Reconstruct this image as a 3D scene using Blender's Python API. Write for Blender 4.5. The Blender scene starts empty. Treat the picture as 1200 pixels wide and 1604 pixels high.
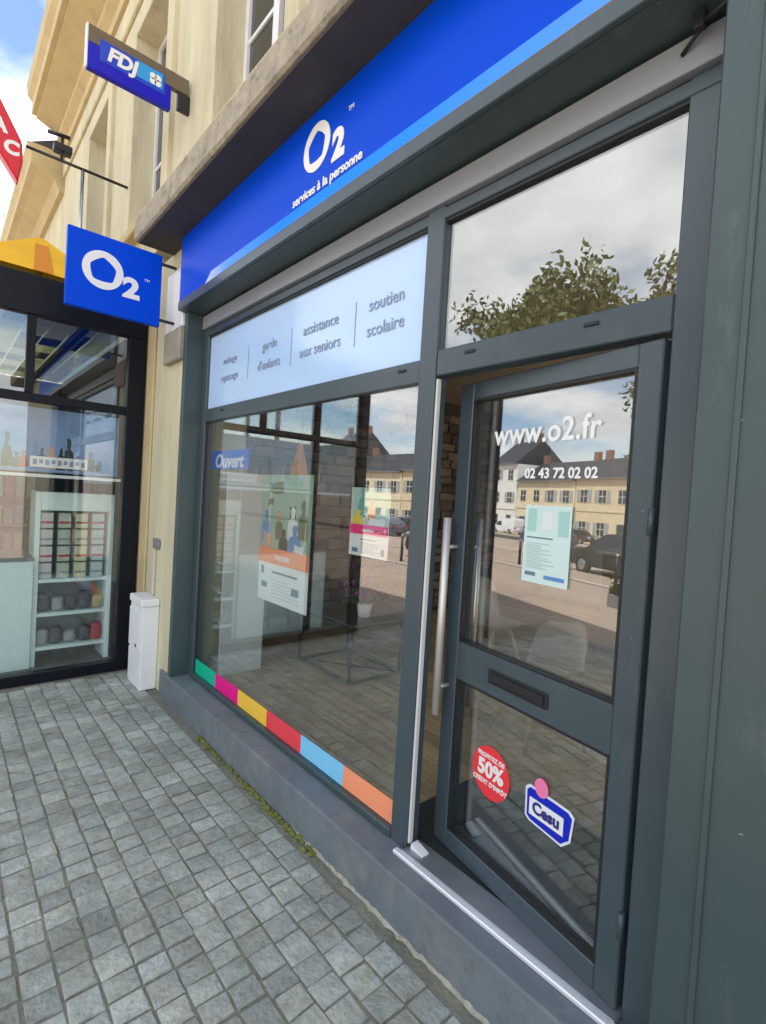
import bpy, bmesh, math, random
from mathutils import Vector, Matrix
random.seed(7)
R = math.radians
sc = bpy.context.scene
COL = sc.collection

# ------------------------------------------------------------------ camera
CAM = Vector((0.0, -1.6, 1.722))
YAW, PIT, ROL, FPX = 0.850901, -0.0266957, 0.0603594, 801.07
fw = Vector((-math.sin(YAW)*math.cos(PIT), math.cos(YAW)*math.cos(PIT), math.sin(PIT)))
rt = Vector((math.cos(YAW), math.sin(YAW), 0)); up = rt.cross(fw)
rt2 = math.cos(ROL)*rt + math.sin(ROL)*up; up2 = -math.sin(ROL)*rt + math.cos(ROL)*up
cd = bpy.data.cameras.new('camera'); cam = bpy.data.objects.new('camera', cd); COL.objects.link(cam)
cam.matrix_world = Matrix(((rt2.x, up2.x, -fw.x, CAM.x), (rt2.y, up2.y, -fw.y, CAM.y), (rt2.z, up2.z, -fw.z, CAM.z), (0, 0, 0, 1)))
cd.sensor_fit = 'VERTICAL'; cd.sensor_height = 36; cd.lens = FPX/1604*36
cd.clip_start = 0.02; cd.clip_end = 3000
sc.camera = cam

# ------------------------------------------------------------------ world, sun, exposure
SUN_EL, SUN_AZ = R(56), R(36)          # sun stands behind the shop, a little to its right
w = bpy.data.worlds.new('World'); sc.world = w; w.use_nodes = True
nt = w.node_tree; nt.nodes.clear(); N = nt.nodes.new; L = nt.links.new
out = N('ShaderNodeOutputWorld'); bg = N('ShaderNodeBackground'); bg.inputs['Strength'].default_value = 0.15
sky = N('ShaderNodeTexSky'); sky.sky_type = 'NISHITA'; sky.sun_disc = False
sky.sun_elevation = SUN_EL; sky.sun_rotation = SUN_AZ; sky.air_density = 1.0; sky.dust_density = 0.6
tc = N('ShaderNodeTexCoord'); sep = N('ShaderNodeSeparateXYZ'); L(tc.outputs['Generated'], sep.inputs[0])
def math_node(op, a, b=None, c=None):
    m = N('ShaderNodeMath'); m.operation = op
    for i, v in enumerate((a, b, c)):
        if v is None: continue
        if isinstance(v, (int, float)): m.inputs[i].default_value = v
        else: L(v, m.inputs[i])
    return m.outputs[0]
zz = math_node('ADD', math_node('MAXIMUM', sep.outputs[2], 0.0), 0.22)
cmb = N('ShaderNodeCombineXYZ'); L(math_node('DIVIDE', sep.outputs[0], zz), cmb.inputs[0]); L(math_node('DIVIDE', sep.outputs[1], zz), cmb.inputs[1])
n1 = N('ShaderNodeTexNoise'); n1.inputs['Scale'].default_value = 1.5; n1.inputs['Detail'].default_value = 7; n1.inputs['Roughness'].default_value = 0.52
mp = N('ShaderNodeMapping'); mp.inputs['Location'].default_value = (7.3, 2.1, 0); L(cmb.outputs[0], mp.inputs[0]); L(mp.outputs[0], n1.inputs['Vector'])
rp = N('ShaderNodeValToRGB'); rp.color_ramp.elements[0].position = 0.40; rp.color_ramp.elements[1].position = 0.56
L(n1.outputs['Fac'], rp.inputs[0])
n2 = N('ShaderNodeTexNoise'); n2.inputs['Scale'].default_value = 2.6; n2.inputs['Detail'].default_value = 6
L(mp.outputs[0], n2.inputs['Vector'])
rp2 = N('ShaderNodeValToRGB'); rp2.color_ramp.elements[0].position = 0.3; rp2.color_ramp.elements[1].position = 0.68
rp2.color_ramp.elements[0].color = (5.2, 5.4, 5.6, 1); rp2.color_ramp.elements[1].color = (8.6, 8.6, 8.4, 1)
L(n2.outputs['Fac'], rp2.inputs[0])
mx = N('ShaderNodeMixRGB'); L(rp.outputs[0], mx.inputs[0]); L(sky.outputs[0], mx.inputs[1]); L(rp2.outputs[0], mx.inputs[2])
L(mx.outputs[0], bg.inputs['Color']); L(bg.outputs[0], out.inputs['Surface'])
sl = bpy.data.lights.new('sun', 'SUN'); sl.energy = 4.8; sl.angle = R(0.53); sl.color = (1.0, 0.95, 0.87)
so = bpy.data.objects.new('sun', sl); COL.objects.link(so)
sdir = Vector((math.sin(SUN_AZ)*math.cos(SUN_EL), math.cos(SUN_AZ)*math.cos(SUN_EL), math.sin(SUN_EL)))
so.rotation_euler = sdir.to_track_quat('Z', 'Y').to_euler(); so.location = (0, 0, 40)
sc.view_settings.view_transform = 'Standard'; sc.view_settings.look = 'None'
sc.view_settings.exposure = 1.2; sc.view_settings.gamma = 1.0; sc.view_settings.use_curve_mapping = False
sc.cycles.max_bounces = 10; sc.cycles.transparent_max_bounces = 24; sc.cycles.glossy_bounces = 5

# ------------------------------------------------------------------ materials
MATS = {}
def mat(name, col, rough=0.6, metal=0.0, var=0.0, vscale=6.0, bump=0.0, bscale=40.0, spec=0.5, rand=0.0, stretch=None, coat=0.0):
    """Principled with two-scale procedural colour variation, fine relief and optional per-object tone."""
    if name in MATS: return MATS[name]
    m = bpy.data.materials.new(name); m.use_nodes = True; t = m.node_tree; b = t.nodes['Principled BSDF']
    b.inputs['Base Color'].default_value = (*col, 1); b.inputs['Roughness'].default_value = rough
    b.inputs['Metallic'].default_value = metal; b.inputs['Specular IOR Level'].default_value = spec
    b.inputs['Coat Weight'].default_value = coat
    nn = t.nodes.new; ln = t.links.new
    co = nn('ShaderNodeTexCoord').outputs['Object']
    if stretch:
        mpn = nn('ShaderNodeMapping'); mpn.inputs['Scale'].default_value = stretch; ln(co, mpn.inputs[0]); co = mpn.outputs[0]
    if rand:
        oi = nn('ShaderNodeObjectInfo'); ad = nn('ShaderNodeVectorMath'); ad.operation = 'ADD'
        sm = nn('ShaderNodeVectorMath'); sm.operation = 'SCALE'; sm.inputs[0].default_value = (17, 31, 13); ln(oi.outputs['Random'], sm.inputs['Scale'])
        ln(co, ad.inputs[0]); ln(sm.outputs[0], ad.inputs[1]); co = ad.outputs[0]
    fac = None
    if var:
        a = nn('ShaderNodeTexNoise'); a.inputs['Scale'].default_value = vscale; a.inputs['Detail'].default_value = 8; a.inputs['Roughness'].default_value = .65; ln(co, a.inputs['Vector'])
        c = nn('ShaderNodeMapRange'); c.inputs['From Min'].default_value = .25; c.inputs['From Max'].default_value = .75
        c.inputs['To Min'].default_value = 1-var; c.inputs['To Max'].default_value = 1+var; ln(a.outputs['Fac'], c.inputs['Value']); fac = c.outputs[0]
        r2 = nn('ShaderNodeMapRange'); r2.inputs['To Min'].default_value = max(0.02, rough-.12); r2.inputs['To Max'].default_value = min(1, rough+.12); ln(a.outputs['Fac'], r2.inputs['Value']); ln(r2.outputs[0], b.inputs['Roughness'])
    if rand:
        oi2 = nn('ShaderNodeObjectInfo'); c2 = nn('ShaderNodeMapRange'); c2.inputs['To Min'].default_value = 1-rand; c2.inputs['To Max'].default_value = 1+rand; ln(oi2.outputs['Random'], c2.inputs['Value'])
        if fac:
            mu = nn('ShaderNodeMath'); mu.operation = 'MULTIPLY'; ln(fac, mu.inputs[0]); ln(c2.outputs[0], mu.inputs[1]); fac = mu.outputs[0]
        else: fac = c2.outputs[0]
    if fac:
        vm = nn('ShaderNodeVectorMath'); vm.operation = 'SCALE'; vm.inputs[0].default_value = col; ln(fac, vm.inputs['Scale']); ln(vm.outputs[0], b.inputs['Base Color'])
    if bump:
        a = nn('ShaderNodeTexNoise'); a.inputs['Scale'].default_value = bscale; a.inputs['Detail'].default_value = 6; ln(co, a.inputs['Vector'])
        bp = nn('ShaderNodeBump'); bp.inputs['Strength'].default_value = bump; bp.inputs['Distance'].default_value = 0.02; ln(a.outputs['Fac'], bp.inputs['Height']); ln(bp.outputs[0], b.inputs['Normal'])
    MATS[name] = m; return m
def glass(name, base=0.25, tint=(0.86, 0.90, 0.88), rough=0.0):
    m = bpy.data.materials.new(name); m.use_nodes = True; t = m.node_tree; t.nodes.clear(); nn = t.nodes.new; ln = t.links.new
    o = nn('ShaderNodeOutputMaterial'); mxs = nn('ShaderNodeMixShader'); tr = nn('ShaderNodeBsdfTransparent'); gl = nn('ShaderNodeBsdfGlossy')
    tr.inputs[0].default_value = (*tint, 1); gl.inputs['Roughness'].default_value = rough; gl.inputs['Color'].default_value = (0.97, 0.98, 1, 1)
    ge = nn('ShaderNodeNewGeometry'); dp = nn('ShaderNodeVectorMath'); dp.operation = 'DOT_PRODUCT'; ln(ge.outputs['Incoming'], dp.inputs[0]); ln(ge.outputs['True Normal'], dp.inputs[1])
    ab = nn('ShaderNodeMath'); ab.operation = 'ABSOLUTE'; ln(dp.outputs['Value'], ab.inputs[0])
    iv = nn('ShaderNodeMath'); iv.operation = 'SUBTRACT'; iv.inputs[0].default_value = 1; ln(ab.outputs[0], iv.inputs[1])
    pw = nn('ShaderNodeMath'); pw.operation = 'POWER'; pw.inputs[1].default_value = 5; ln(iv.outputs[0], pw.inputs[0])
    mr = nn('ShaderNodeMapRange'); mr.inputs['To Min'].default_value = base; mr.inputs['To Max'].default_value = 1.0; ln(pw.outputs[0], mr.inputs['Value'])
    ln(mr.outputs[0], mxs.inputs[0]); ln(tr.outputs[0], mxs.inputs[1]); ln(gl.outputs[0], mxs.inputs[2]); ln(mxs.outputs[0], o.inputs[0])
    MATS[name] = m; return m
def translucent(name, col):
    m = bpy.data.materials.new(name); m.use_nodes = True; t = m.node_tree; t.nodes.clear()
    o = t.nodes.new('ShaderNodeOutputMaterial'); a = t.nodes.new('ShaderNodeBsdfTranslucent'); a.inputs[0].default_value = (*col, 1); d = t.nodes.new('ShaderNodeBsdfDiffuse'); d.inputs[0].default_value = (*col, 1)
    x = t.nodes.new('ShaderNodeMixShader'); x.inputs[0].default_value = .35; t.links.new(a.outputs[0], x.inputs[1]); t.links.new(d.outputs[0], x.inputs[2]); t.links.new(x.outputs[0], o.inputs[0]); MATS[name] = m; return m
PAINT = mat('anthracite_paint', (0.044, 0.072, 0.076), .38, var=.10, vscale=3, bump=.03, bscale=180)
PAINT2 = mat('anthracite_aluminium', (0.052, 0.076, 0.092), .33, var=.07, vscale=4, bump=.02, bscale=220)
def wear(m, tone, lo=.60, hi=.70, scale=9.0, amount=.5, detail=9, stretch=None):
    """scuffs, dust and stains of a second tone where a fine noise peaks"""
    t = m.node_tree; b = t.nodes['Principled BSDF']; sk = b.inputs['Base Color']
    g = t.nodes.new('ShaderNodeNewGeometry'); co = g.outputs['Position']
    if stretch:
        q = t.nodes.new('ShaderNodeMapping'); q.inputs['Scale'].default_value = stretch; t.links.new(co, q.inputs[0]); co = q.outputs[0]
    nz = t.nodes.new('ShaderNodeTexNoise'); nz.inputs['Scale'].default_value = scale; nz.inputs['Detail'].default_value = detail; nz.inputs['Roughness'].default_value = .7; t.links.new(co, nz.inputs['Vector'])
    r = t.nodes.new('ShaderNodeMapRange'); r.inputs['From Min'].default_value = lo; r.inputs['From Max'].default_value = hi; r.inputs['To Max'].default_value = amount; t.links.new(nz.outputs['Fac'], r.inputs['Value'])
    mx_ = t.nodes.new('ShaderNodeMixRGB'); t.links.new(r.outputs[0], mx_.inputs[0]); mx_.inputs[2].default_value = (*tone, 1)
    if sk.links: t.links.new(sk.links[0].from_socket, mx_.inputs[1])
    else: mx_.inputs[1].default_value = sk.default_value
    t.links.new(mx_.outputs[0], sk); return m
wear(PAINT, (.14, .16, .155), .58, .74, 7, .55, stretch=(1, 1, .3)); wear(PAINT, (.35, .36, .34), .735, .75, 38, .8, 3)
wear(PAINT2, (.12, .14, .145), .58, .74, 6, .4, stretch=(1, 1, .35)); wear(PAINT2, (.35, .36, .34), .75, .76, 40, .7, 3)
PALEBAND = mat('grey_shutter_housing', (0.30, 0.33, 0.37), .4, metal=.1, var=.06, stretch=(.4, 6, 20))
GASKET = mat('black_rubber', (0.012, 0.013, 0.014), .55)
STEPM = mat('grey_painted_step', (0.145, 0.17, 0.19), .65, var=.22, vscale=5, bump=.15, bscale=70)
wear(STEPM, (.27, .27, .25), .52, .70, 4, .55); wear(STEPM, (.06, .065, .07), .56, .72, 11, .55)
STONE = mat('cream_limestone', (0.53, 0.43, 0.235), .85, var=.16, vscale=2.2, bump=.25, bscale=26)
STONE_L = mat('pale_limestone', (0.575, 0.53, 0.36), .85, var=.2, vscale=4.0, bump=.3, bscale=30, stretch=(1, 1, .22))
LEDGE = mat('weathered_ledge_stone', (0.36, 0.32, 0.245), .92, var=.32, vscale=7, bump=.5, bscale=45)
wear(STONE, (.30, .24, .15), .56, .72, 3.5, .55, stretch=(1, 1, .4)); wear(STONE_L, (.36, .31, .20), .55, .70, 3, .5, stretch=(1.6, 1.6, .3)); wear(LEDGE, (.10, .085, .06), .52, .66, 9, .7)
BLUE = mat('blue_sign_panel', (0.0, 0.064, 0.66), .42, var=.04, vscale=2, spec=.1)
BLUE2 = mat('light_blue_sign_band', (0.015, 0.20, 0.85), .3)
WHITE = mat('white_paint', (0.78, 0.79, 0.80), .45, var=.05)
WHITEP = mat('white_vinyl', (0.82, 0.83, 0.82), .5)
ALU = mat('bright_aluminium', (0.72, 0.74, 0.76), .28, metal=.9, var=.08, vscale=20)
STEEL = mat('brushed_steel', (0.62, 0.61, 0.58), .25, metal=1.0, var=.06, vscale=30)
BLACKM = mat('black_metal', (0.012, 0.013, 0.015), .4, var=.15, vscale=5)
VBLACK = mat('veranda_black_paint', (0.007, 0.009, 0.014), .42, var=.15, vscale=4, spec=.18)
GLASS = glass('shop_glass', 0.155, (0.95, 0.97, 0.96))
VGLASS = glass('veranda_glass', 0.10, (0.95, 0.97, 0.96))
DARKGLASS = mat('dark_window_pane', (0.02, 0.025, 0.03), .08, spec=.8)

# ------------------------------------------------------------------ mesh helpers
def B():
    return bmesh.new()
def add_box(bm, x0, x1, y0, y1, z0, z1, bev=0.0, seg=1):
    vs = [bm.verts.new(p) for p in ((x0,y0,z0),(x1,y0,z0),(x1,y1,z0),(x0,y1,z0),(x0,y0,z1),(x1,y0,z1),(x1,y1,z1),(x0,y1,z1))]
    fs = [bm.faces.new([vs[i] for i in f]) for f in ((0,3,2,1),(4,5,6,7),(0,1,5,4),(1,2,6,5),(2,3,7,6),(3,0,4,7))]
    if bev:
        es = list({e for f in fs for e in f.edges})
        bmesh.ops.bevel(bm, geom=es, offset=bev, segments=seg, affect='EDGES', profile=.5)
    return bm
def bx(x0, x1, y0, y1, z0, z1, bev=0.004, seg=1):
    return add_box(B(), min(x0,x1), max(x0,x1), min(y0,y1), max(y0,y1), min(z0,z1), max(z0,z1), bev, seg)
def add_tube(bm, p, q, r, r2=None, n=12, cap=True):
    p = Vector(p); q = Vector(q); r2 = r if r2 is None else r2
    d = (q-p).normalized(); a = d.orthogonal().normalized(); b = d.cross(a)
    A = [bm.verts.new(p+(a*math.cos(2*math.pi*i/n)+b*math.sin(2*math.pi*i/n))*r) for i in range(n)]
    C = [bm.verts.new(q+(a*math.cos(2*math.pi*i/n)+b*math.sin(2*math.pi*i/n))*r2) for i in range(n)]
    for i in range(n):
        f = bm.faces.new((A[i], A[(i+1) % n], C[(i+1) % n], C[i])); f.smooth = True
    if cap: bm.faces.new(A[::-1]); bm.faces.new(C)
    return bm
def add_prism(bm, pts, axis, a, b):
    """extrude a polygon (2-D) along axis from a to b; axis 'x': pts=(y,z); 'y': (x,z); 'z': (x,y)"""
    def P(p, t): return {'x': (t, p[0], p[1]), 'y': (p[0], t, p[1]), 'z': (p[0], p[1], t)}[axis]
    A = [bm.verts.new(P(p, a)) for p in pts]; C = [bm.verts.new(P(p, b)) for p in pts]; n = len(pts)
    bm.faces.new(A); bm.faces.new(C[::-1])
    for i in range(n): bm.faces.new((A[i], C[i], C[(i+1) % n], A[(i+1) % n]))
    bmesh.ops.recalc_face_normals(bm, faces=bm.faces)
    return bm
def mesh_of(name, bm, m):
    me = bpy.data.meshes.new(name); bm.to_mesh(me); bm.free()
    for x in (m if isinstance(m, (list, tuple)) else [m]): me.materials.append(x)
    return me
def root_loc(p):
    while p is not None:
        if p.parent is None: return p
        p = p.parent
def obj(name, bm, m, parent=None, local=False):
    """one mesh object; coordinates are given in the world unless local, and made relative to the thing's base"""
    if parent is not None and not local:
        r = root_loc(parent); bmesh.ops.translate(bm, verts=bm.verts, vec=-r.location)
    elif parent is None and not local:
        xs = [v.co for v in bm.verts]
        c = Vector(((min(v.x for v in xs)+max(v.x for v in xs))/2, (min(v.y for v in xs)+max(v.y for v in xs))/2, min(v.z for v in xs)))
        bmesh.ops.translate(bm, verts=bm.verts, vec=-c)
        o = bpy.data.objects.new(name, mesh_of(name, bm, m)); o.location = c; COL.objects.link(o); return o
    o = bpy.data.objects.new(name, mesh_of(name, bm, m)); COL.objects.link(o); o.parent = parent
    return o
def inst(name, me, parent, loc, rot=(0, 0, 0), scale=(1, 1, 1)):
    o = bpy.data.objects.new(name, me); COL.objects.link(o); o.parent = parent
    o.location = loc; o.rotation_euler = rot; o.scale = scale; return o
def tag(o, label=None, cat=None, group=None, kind=None):
    if label: o['label'] = label
    if cat: o['category'] = cat
    if group: o['group'] = group
    if kind: o['kind'] = kind
    return o
def thing(name, loc, label, cat, group=None, rz=0):
    o = bpy.data.objects.new(name, None); COL.objects.link(o); o.location = loc; o.rotation_euler = (0, 0, rz)
    o.empty_display_size = .2
    return tag(o, label, cat, group)
def struct(name, bm, m):
    return tag(obj(name, bm, m), kind='structure')
def copy_tree(o, parent=None):
    c = o.copy(); COL.objects.link(c); c.parent = parent
    for ch in list(o.children): copy_tree(ch, c)
    return c
def text_bm(s, size, align='CENTER', ext=0.0015, bold=0.0, xs=1.0, space=1.0, shear=0.0):
    cu = bpy.data.curves.new('t', 'FONT'); cu.body = s; cu.size = size; cu.align_x = align; cu.align_y = 'CENTER'
    cu.extrude = ext; cu.offset = bold; cu.space_character = space; cu.shear = shear; cu.resolution_u = 4; cu.space_line = .95
    o = bpy.data.objects.new('t', cu); me = bpy.data.meshes.new_from_object(o)
    bm = B(); bm.from_mesh(me); bpy.data.meshes.remove(me); bpy.data.objects.remove(o); bpy.data.curves.remove(cu)
    if xs != 1.0: bmesh.ops.scale(bm, vec=(xs, 1, 1), verts=bm.verts)
    return bm
def face_front(bm, x, y, z):         # text plane -> facing -y
    bmesh.ops.transform(bm, matrix=Matrix.Translation((x, y, z)) @ Matrix.Rotation(R(90), 4, 'X'), verts=bm.verts); return bm
def face_right(bm, x, y, z):         # text plane -> facing +x
    bmesh.ops.transform(bm, matrix=Matrix.Translation((x, y, z)) @ Matrix.Rotation(R(90), 4, 'Z') @ Matrix.Rotation(R(90), 4, 'X'), verts=bm.verts); return bm
def logo_bm(s):
    """round O with a house shaped hole, in the text plane, O about 1*s tall"""
    bm = B(); n = 40; t = .0015
    outer = [(math.cos(2*math.pi*i/n)*.50*s, math.sin(2*math.pi*i/n)*.5*s) for i in range(n)]
    hs = [(0, .36), (.33, .10), (.26, -.30), (-.26, -.30), (-.33, .10)]
    def inner(a):
        d = (math.cos(a), math.sin(a)); best = .3
        for i in range(5):
            p = Vector(hs[i]); q = Vector(hs[(i+1) % 5]); e = q-p; den = d[0]*e.y-d[1]*e.x
            if abs(den) < 1e-9: continue
            k = (p.x*e.y-p.y*e.x)/den; u = (p.x*d[1]-p.y*d[0])/den
            if k > 0 and -1e-6 <= u <= 1+1e-6: best = k
        best = .62*best+.38*.30
        return (d[0]*best*s, d[1]*best*s)
    inn = [inner(2*math.pi*i/n) for i in range(n)]
    V = [[bm.verts.new((p[0], p[1], z)) for p in ring] for ring, z in ((outer, t), (inn, t), (outer, -t), (inn, -t))]
    for i in range(n):
        j = (i+1) % n
        bm.faces.new((V[0][i], V[0][j], V[1][j], V[1][i])); bm.faces.new((V[2][j], V[2][i], V[3][i], V[3][j]))
        bm.faces.new((V[0][j], V[0][i], V[2][i], V[2][j])); bm.faces.new((V[1][i], V[1][j], V[3][j], V[3][i]))
    return bm
def shift2(bm, dx, dy):
    bmesh.ops.translate(bm, verts=bm.verts, vec=(dx, dy, 0)); return bm
def disc_bm(rx, ry, t, n=32):
    bm = B(); A = [bm.verts.new((rx*math.cos(2*math.pi*i/n), ry*math.sin(2*math.pi*i/n), 0)) for i in range(n)]
    C = [bm.verts.new((v.co.x, v.co.y, t)) for v in A]
    bm.faces.new(C); bm.faces.new(A[::-1])
    for i in range(n): bm.faces.new((A[i], A[(i+1) % n], C[(i+1) % n], C[i]))
    return bm
def to_px(p):
    q = Vector(p)-CAM; d = q.dot(fw)
    if d < .05: return None
    return (600+FPX*q.dot(rt2)/d, 802-FPX*q.dot(up2)/d)

# ================================================================== SETTING: ground, pavement
def gz(y):
    return 0.0 if y > -4 else (-(-4-y)*0.05 if y > -41 else -1.85)
def square_material():
    m = mat('square_surface', (0.42, 0.32, 0.25), .9, var=.22, vscale=.35, bump=.2, bscale=8)
    return m
bm = B(); xs = [-900, -120, -80, -60, -40, -20, -8, 0, 8, 20, 60, 900]; ys = [900, 60, 12, 0, -3, -4, -8, -14, -20, -28, -36, -41, -60, -120, -900]
gv = [[bm.verts.new((x, y, gz(y)-.06)) for x in xs] for y in ys]
for j in range(len(ys)-1):
    for i in range(len(xs)-1): bm.faces.new((gv[j][i], gv[j+1][i], gv[j+1][i+1], gv[j][i+1]))
struct('square_ground', bm, square_material())
# road across the square and pale kerb stones
bm = B()
def strip(bm, y0, y1, x0, x1, dz):
    n = 6; a = [bm.verts.new((x0+(x1-x0)*i/n, y0, gz(y0)-.06+dz)) for i in range(n+1)]; b = [bm.verts.new((x0+(x1-x0)*i/n, y1, gz(y1)-.06+dz)) for i in range(n+1)]
    for i in range(n): bm.faces.new((a[i], b[i], b[i+1], a[i+1]))
strip(bm, -26, -32, -140, 80, .012)
struct('road', bm, mat('asphalt', (0.065, 0.062, 0.06), .9, var=.2, vscale=.8, bump=.2, bscale=30))
for k, (y0, y1) in enumerate(((-15.2, -15.5), (-9.6, -9.9))):
    bm = B(); strip(bm, y0, y1, -60, 20, .02)
    struct('pale_paving_band', bm, mat('pale_paving', (0.55, 0.48, 0.40), .85, var=.12, vscale=2))

# pavement bed and setts
JOINT = mat('sett_joint_mortar', (0.20, 0.195, 0.15), .95, var=.35, vscale=9, bump=.5, bscale=60)
pav = struct('pavement', bx(-5.6, 3.0, -3.9, .3, -.10, -.007, 0), JOINT)
SETT = mat('granite_sett', (0.36, 0.382, 0.35), .78, var=.30, vscale=22, bump=.55, bscale=55, rand=.19)
def weather(m, amt=.22):
    """slow patches of grime and a cool or brownish cast from stone to stone"""
    t = m.node_tree; b = t.nodes['Principled BSDF']; src = b.inputs['Base Color'].links[0].from_socket
    g = t.nodes.new('ShaderNodeNewGeometry'); nz = t.nodes.new('ShaderNodeTexNoise'); nz.inputs['Scale'].default_value = 2.3; nz.inputs['Detail'].default_value = 5; t.links.new(g.outputs['Position'], nz.inputs['Vector'])
    n3 = t.nodes.new('ShaderNodeTexNoise'); n3.inputs['Scale'].default_value = 9; n3.inputs['Detail'].default_value = 1; t.links.new(g.outputs['Position'], n3.inputs['Vector'])
    r = t.nodes.new('ShaderNodeValToRGB'); r.color_ramp.elements[0].position = .36; r.color_ramp.elements[1].position = .62; r.color_ramp.elements[0].color = (.76, .76, .73, 1); r.color_ramp.elements[1].color = (1.08, 1.08, 1.06, 1); t.links.new(nz.outputs['Fac'], r.inputs[0])
    r3 = t.nodes.new('ShaderNodeValToRGB'); r3.color_ramp.elements[0].position = .38; r3.color_ramp.elements[1].position = .62; r3.color_ramp.elements[0].color = (1.03, 1.0, .95, 1); r3.color_ramp.elements[1].color = (.98, 1.0, 1.03, 1); t.links.new(n3.outputs['Fac'], r3.inputs[0])
    m1 = t.nodes.new('ShaderNodeMixRGB'); m1.blend_type = 'MULTIPLY'; m1.inputs[0].default_value = 1; t.links.new(src, m1.inputs[1]); t.links.new(r.outputs[0], m1.inputs[2])
    m2 = t.nodes.new('ShaderNodeMixRGB'); m2.blend_type = 'MULTIPLY'; m2.inputs[0].default_value = 1; t.links.new(m1.outputs[0], m2.inputs[1]); t.links.new(r3.outputs[0], m2.inputs[2]); t.links.new(m2.outputs[0], b.inputs['Base Color']); return m
weather(SETT)
def stuff_sett():
    m = mat('granite_sett_far', (0.36, 0.382, 0.35), .78, var=.30, vscale=22, bump=.55, bscale=55)
    t = m.node_tree; b = t.nodes['Principled BSDF']
    src = b.inputs['Base Color'].links[0].from_socket
    at = t.nodes.new('ShaderNodeAttribute'); at.attribute_name = 'tone'
    vm = t.nodes.new('ShaderNodeVectorMath'); vm.operation = 'SCALE'; t.links.new(src, vm.inputs[0]); t.links.new(at.outputs['Fac'], vm.inputs['Scale']); t.links.new(vm.outputs[0], b.inputs['Base Color'])
    return weather(m)
def sett_geo(bm, cx, cy, lx, ly, rng, tilt=0.003):
    """slightly irregular cushion topped stone; returns its faces"""
    def ring(s, z, j):
        return [bm.verts.new((cx+sx*lx*.5*s+rng.uniform(-j, j), cy+sy*ly*.5*s+rng.uniform(-j, j), z+rng.uniform(-tilt, tilt)*.6)) for sx, sy in ((-1,-1),(1,-1),(1,1),(-1,1))]
    a = ring(1.0, -.03, .002); b = ring(1.0, -.005, .0035); c = ring(.935, -.0005, .004); top = bm.verts.new((cx, cy, .0015+rng.uniform(-.001, .0015)))
    fs = []
    for i in range(4):
        j = (i+1) % 4
        fs += [bm.faces.new((a[i], a[j], b[j], b[i])), bm.faces.new((b[i], b[j], c[j], c[i])), bm.faces.new((c[i], c[j], top))]
    return fs
rng = random.Random(3)
setts = []
y = -.235; row = 0
while y > -3.85:
    x = -5.0+rng.uniform(0, .08); wy = rng.uniform(.096, .108)
    while x < 1.2:
        l = rng.choice((.082, .09, .098, .105, .118))*rng.uniform(.95, 1.05)
        setts.append((x+l/2, y-wy/2, l, wy)); x += l+rng.uniform(.006, .011)
    y -= wy+rng.uniform(.006, .010); row += 1
def px_size(s):
    p = to_px((s[0], s[1], 0))
    if not p or not (-40 < p[0] < 1240 and 900 < p[1] < 1650): return 0
    if s[0] > -4.3 and False: return 0
    return 1/((Vector((s[0], s[1], 0))-CAM).length**2)
setts.sort(key=px_size, reverse=True)
var_me = []
for k in range(7):
    b_ = B(); sett_geo(b_, 0, 0, .1, .1, rng); var_me.append(mesh_of('sett', b_, SETT))
for s in setts[:300]:
    inst('sett', rng.choice(var_me), pav, (s[0]-pav.location.x, s[1]-pav.location.y, rng.uniform(-.003, .002)-pav.location.z), (rng.uniform(-.012, .012), rng.uniform(-.012, .012), rng.uniform(-.03, .03)+rng.choice((0, math.pi))), (s[2]/.1, s[3]/.1, 1))
b_ = B(); tone = b_.faces.layers.float.new('tone')
for s in setts[300:]:
    t_ = rng.uniform(.81, 1.19)
    for f in sett_geo(b_, s[0], s[1], s[2], s[3], rng, .006): f[tone] = t_
o = obj('setts', b_, stuff_sett(), pav); o['kind'] = 'stuff'

# moss and crumbled mortar along the foot of the step
MOSS = mat('moss', (0.16, 0.17, 0.035), .95, var=.4, vscale=30, rand=.1)
bm = B()
for k in range(300):
    x = rng.uniform(-3.4, -1.95) if k < 330 else rng.uniform(-4.3, -3.4); dens = .5+.5*math.sin(x*7)+.4
    if rng.random() > dens: continue
    r = rng.uniform(.004, .012)*(.75+.5*rng.random()); yy = -.178-abs(rng.gauss(0, .012))
    bmesh.ops.create_icosphere(bm, subdivisions=1, radius=r, matrix=Matrix.Translation((x, yy, rng.uniform(-.004, .006))) @ Matrix.Diagonal((1.6, 1.1, .7, 1)))
tag(obj('moss', bm, MOSS), 'olive green moss growing in the joint along the foot of the grey step', 'moss', kind='stuff')

# ================================================================== THE STONE BUILDING
WY = -.15
bld = thing('stone_building', (-3.5, 2.0, 0), 'cream limestone building with moulded cornice above the dark grey shopfront', 'building')
wins = [(-3.71, -2.71), (-5.83, -4.83), (-7.95, -6.95), (-1.59, -.59)]
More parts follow.
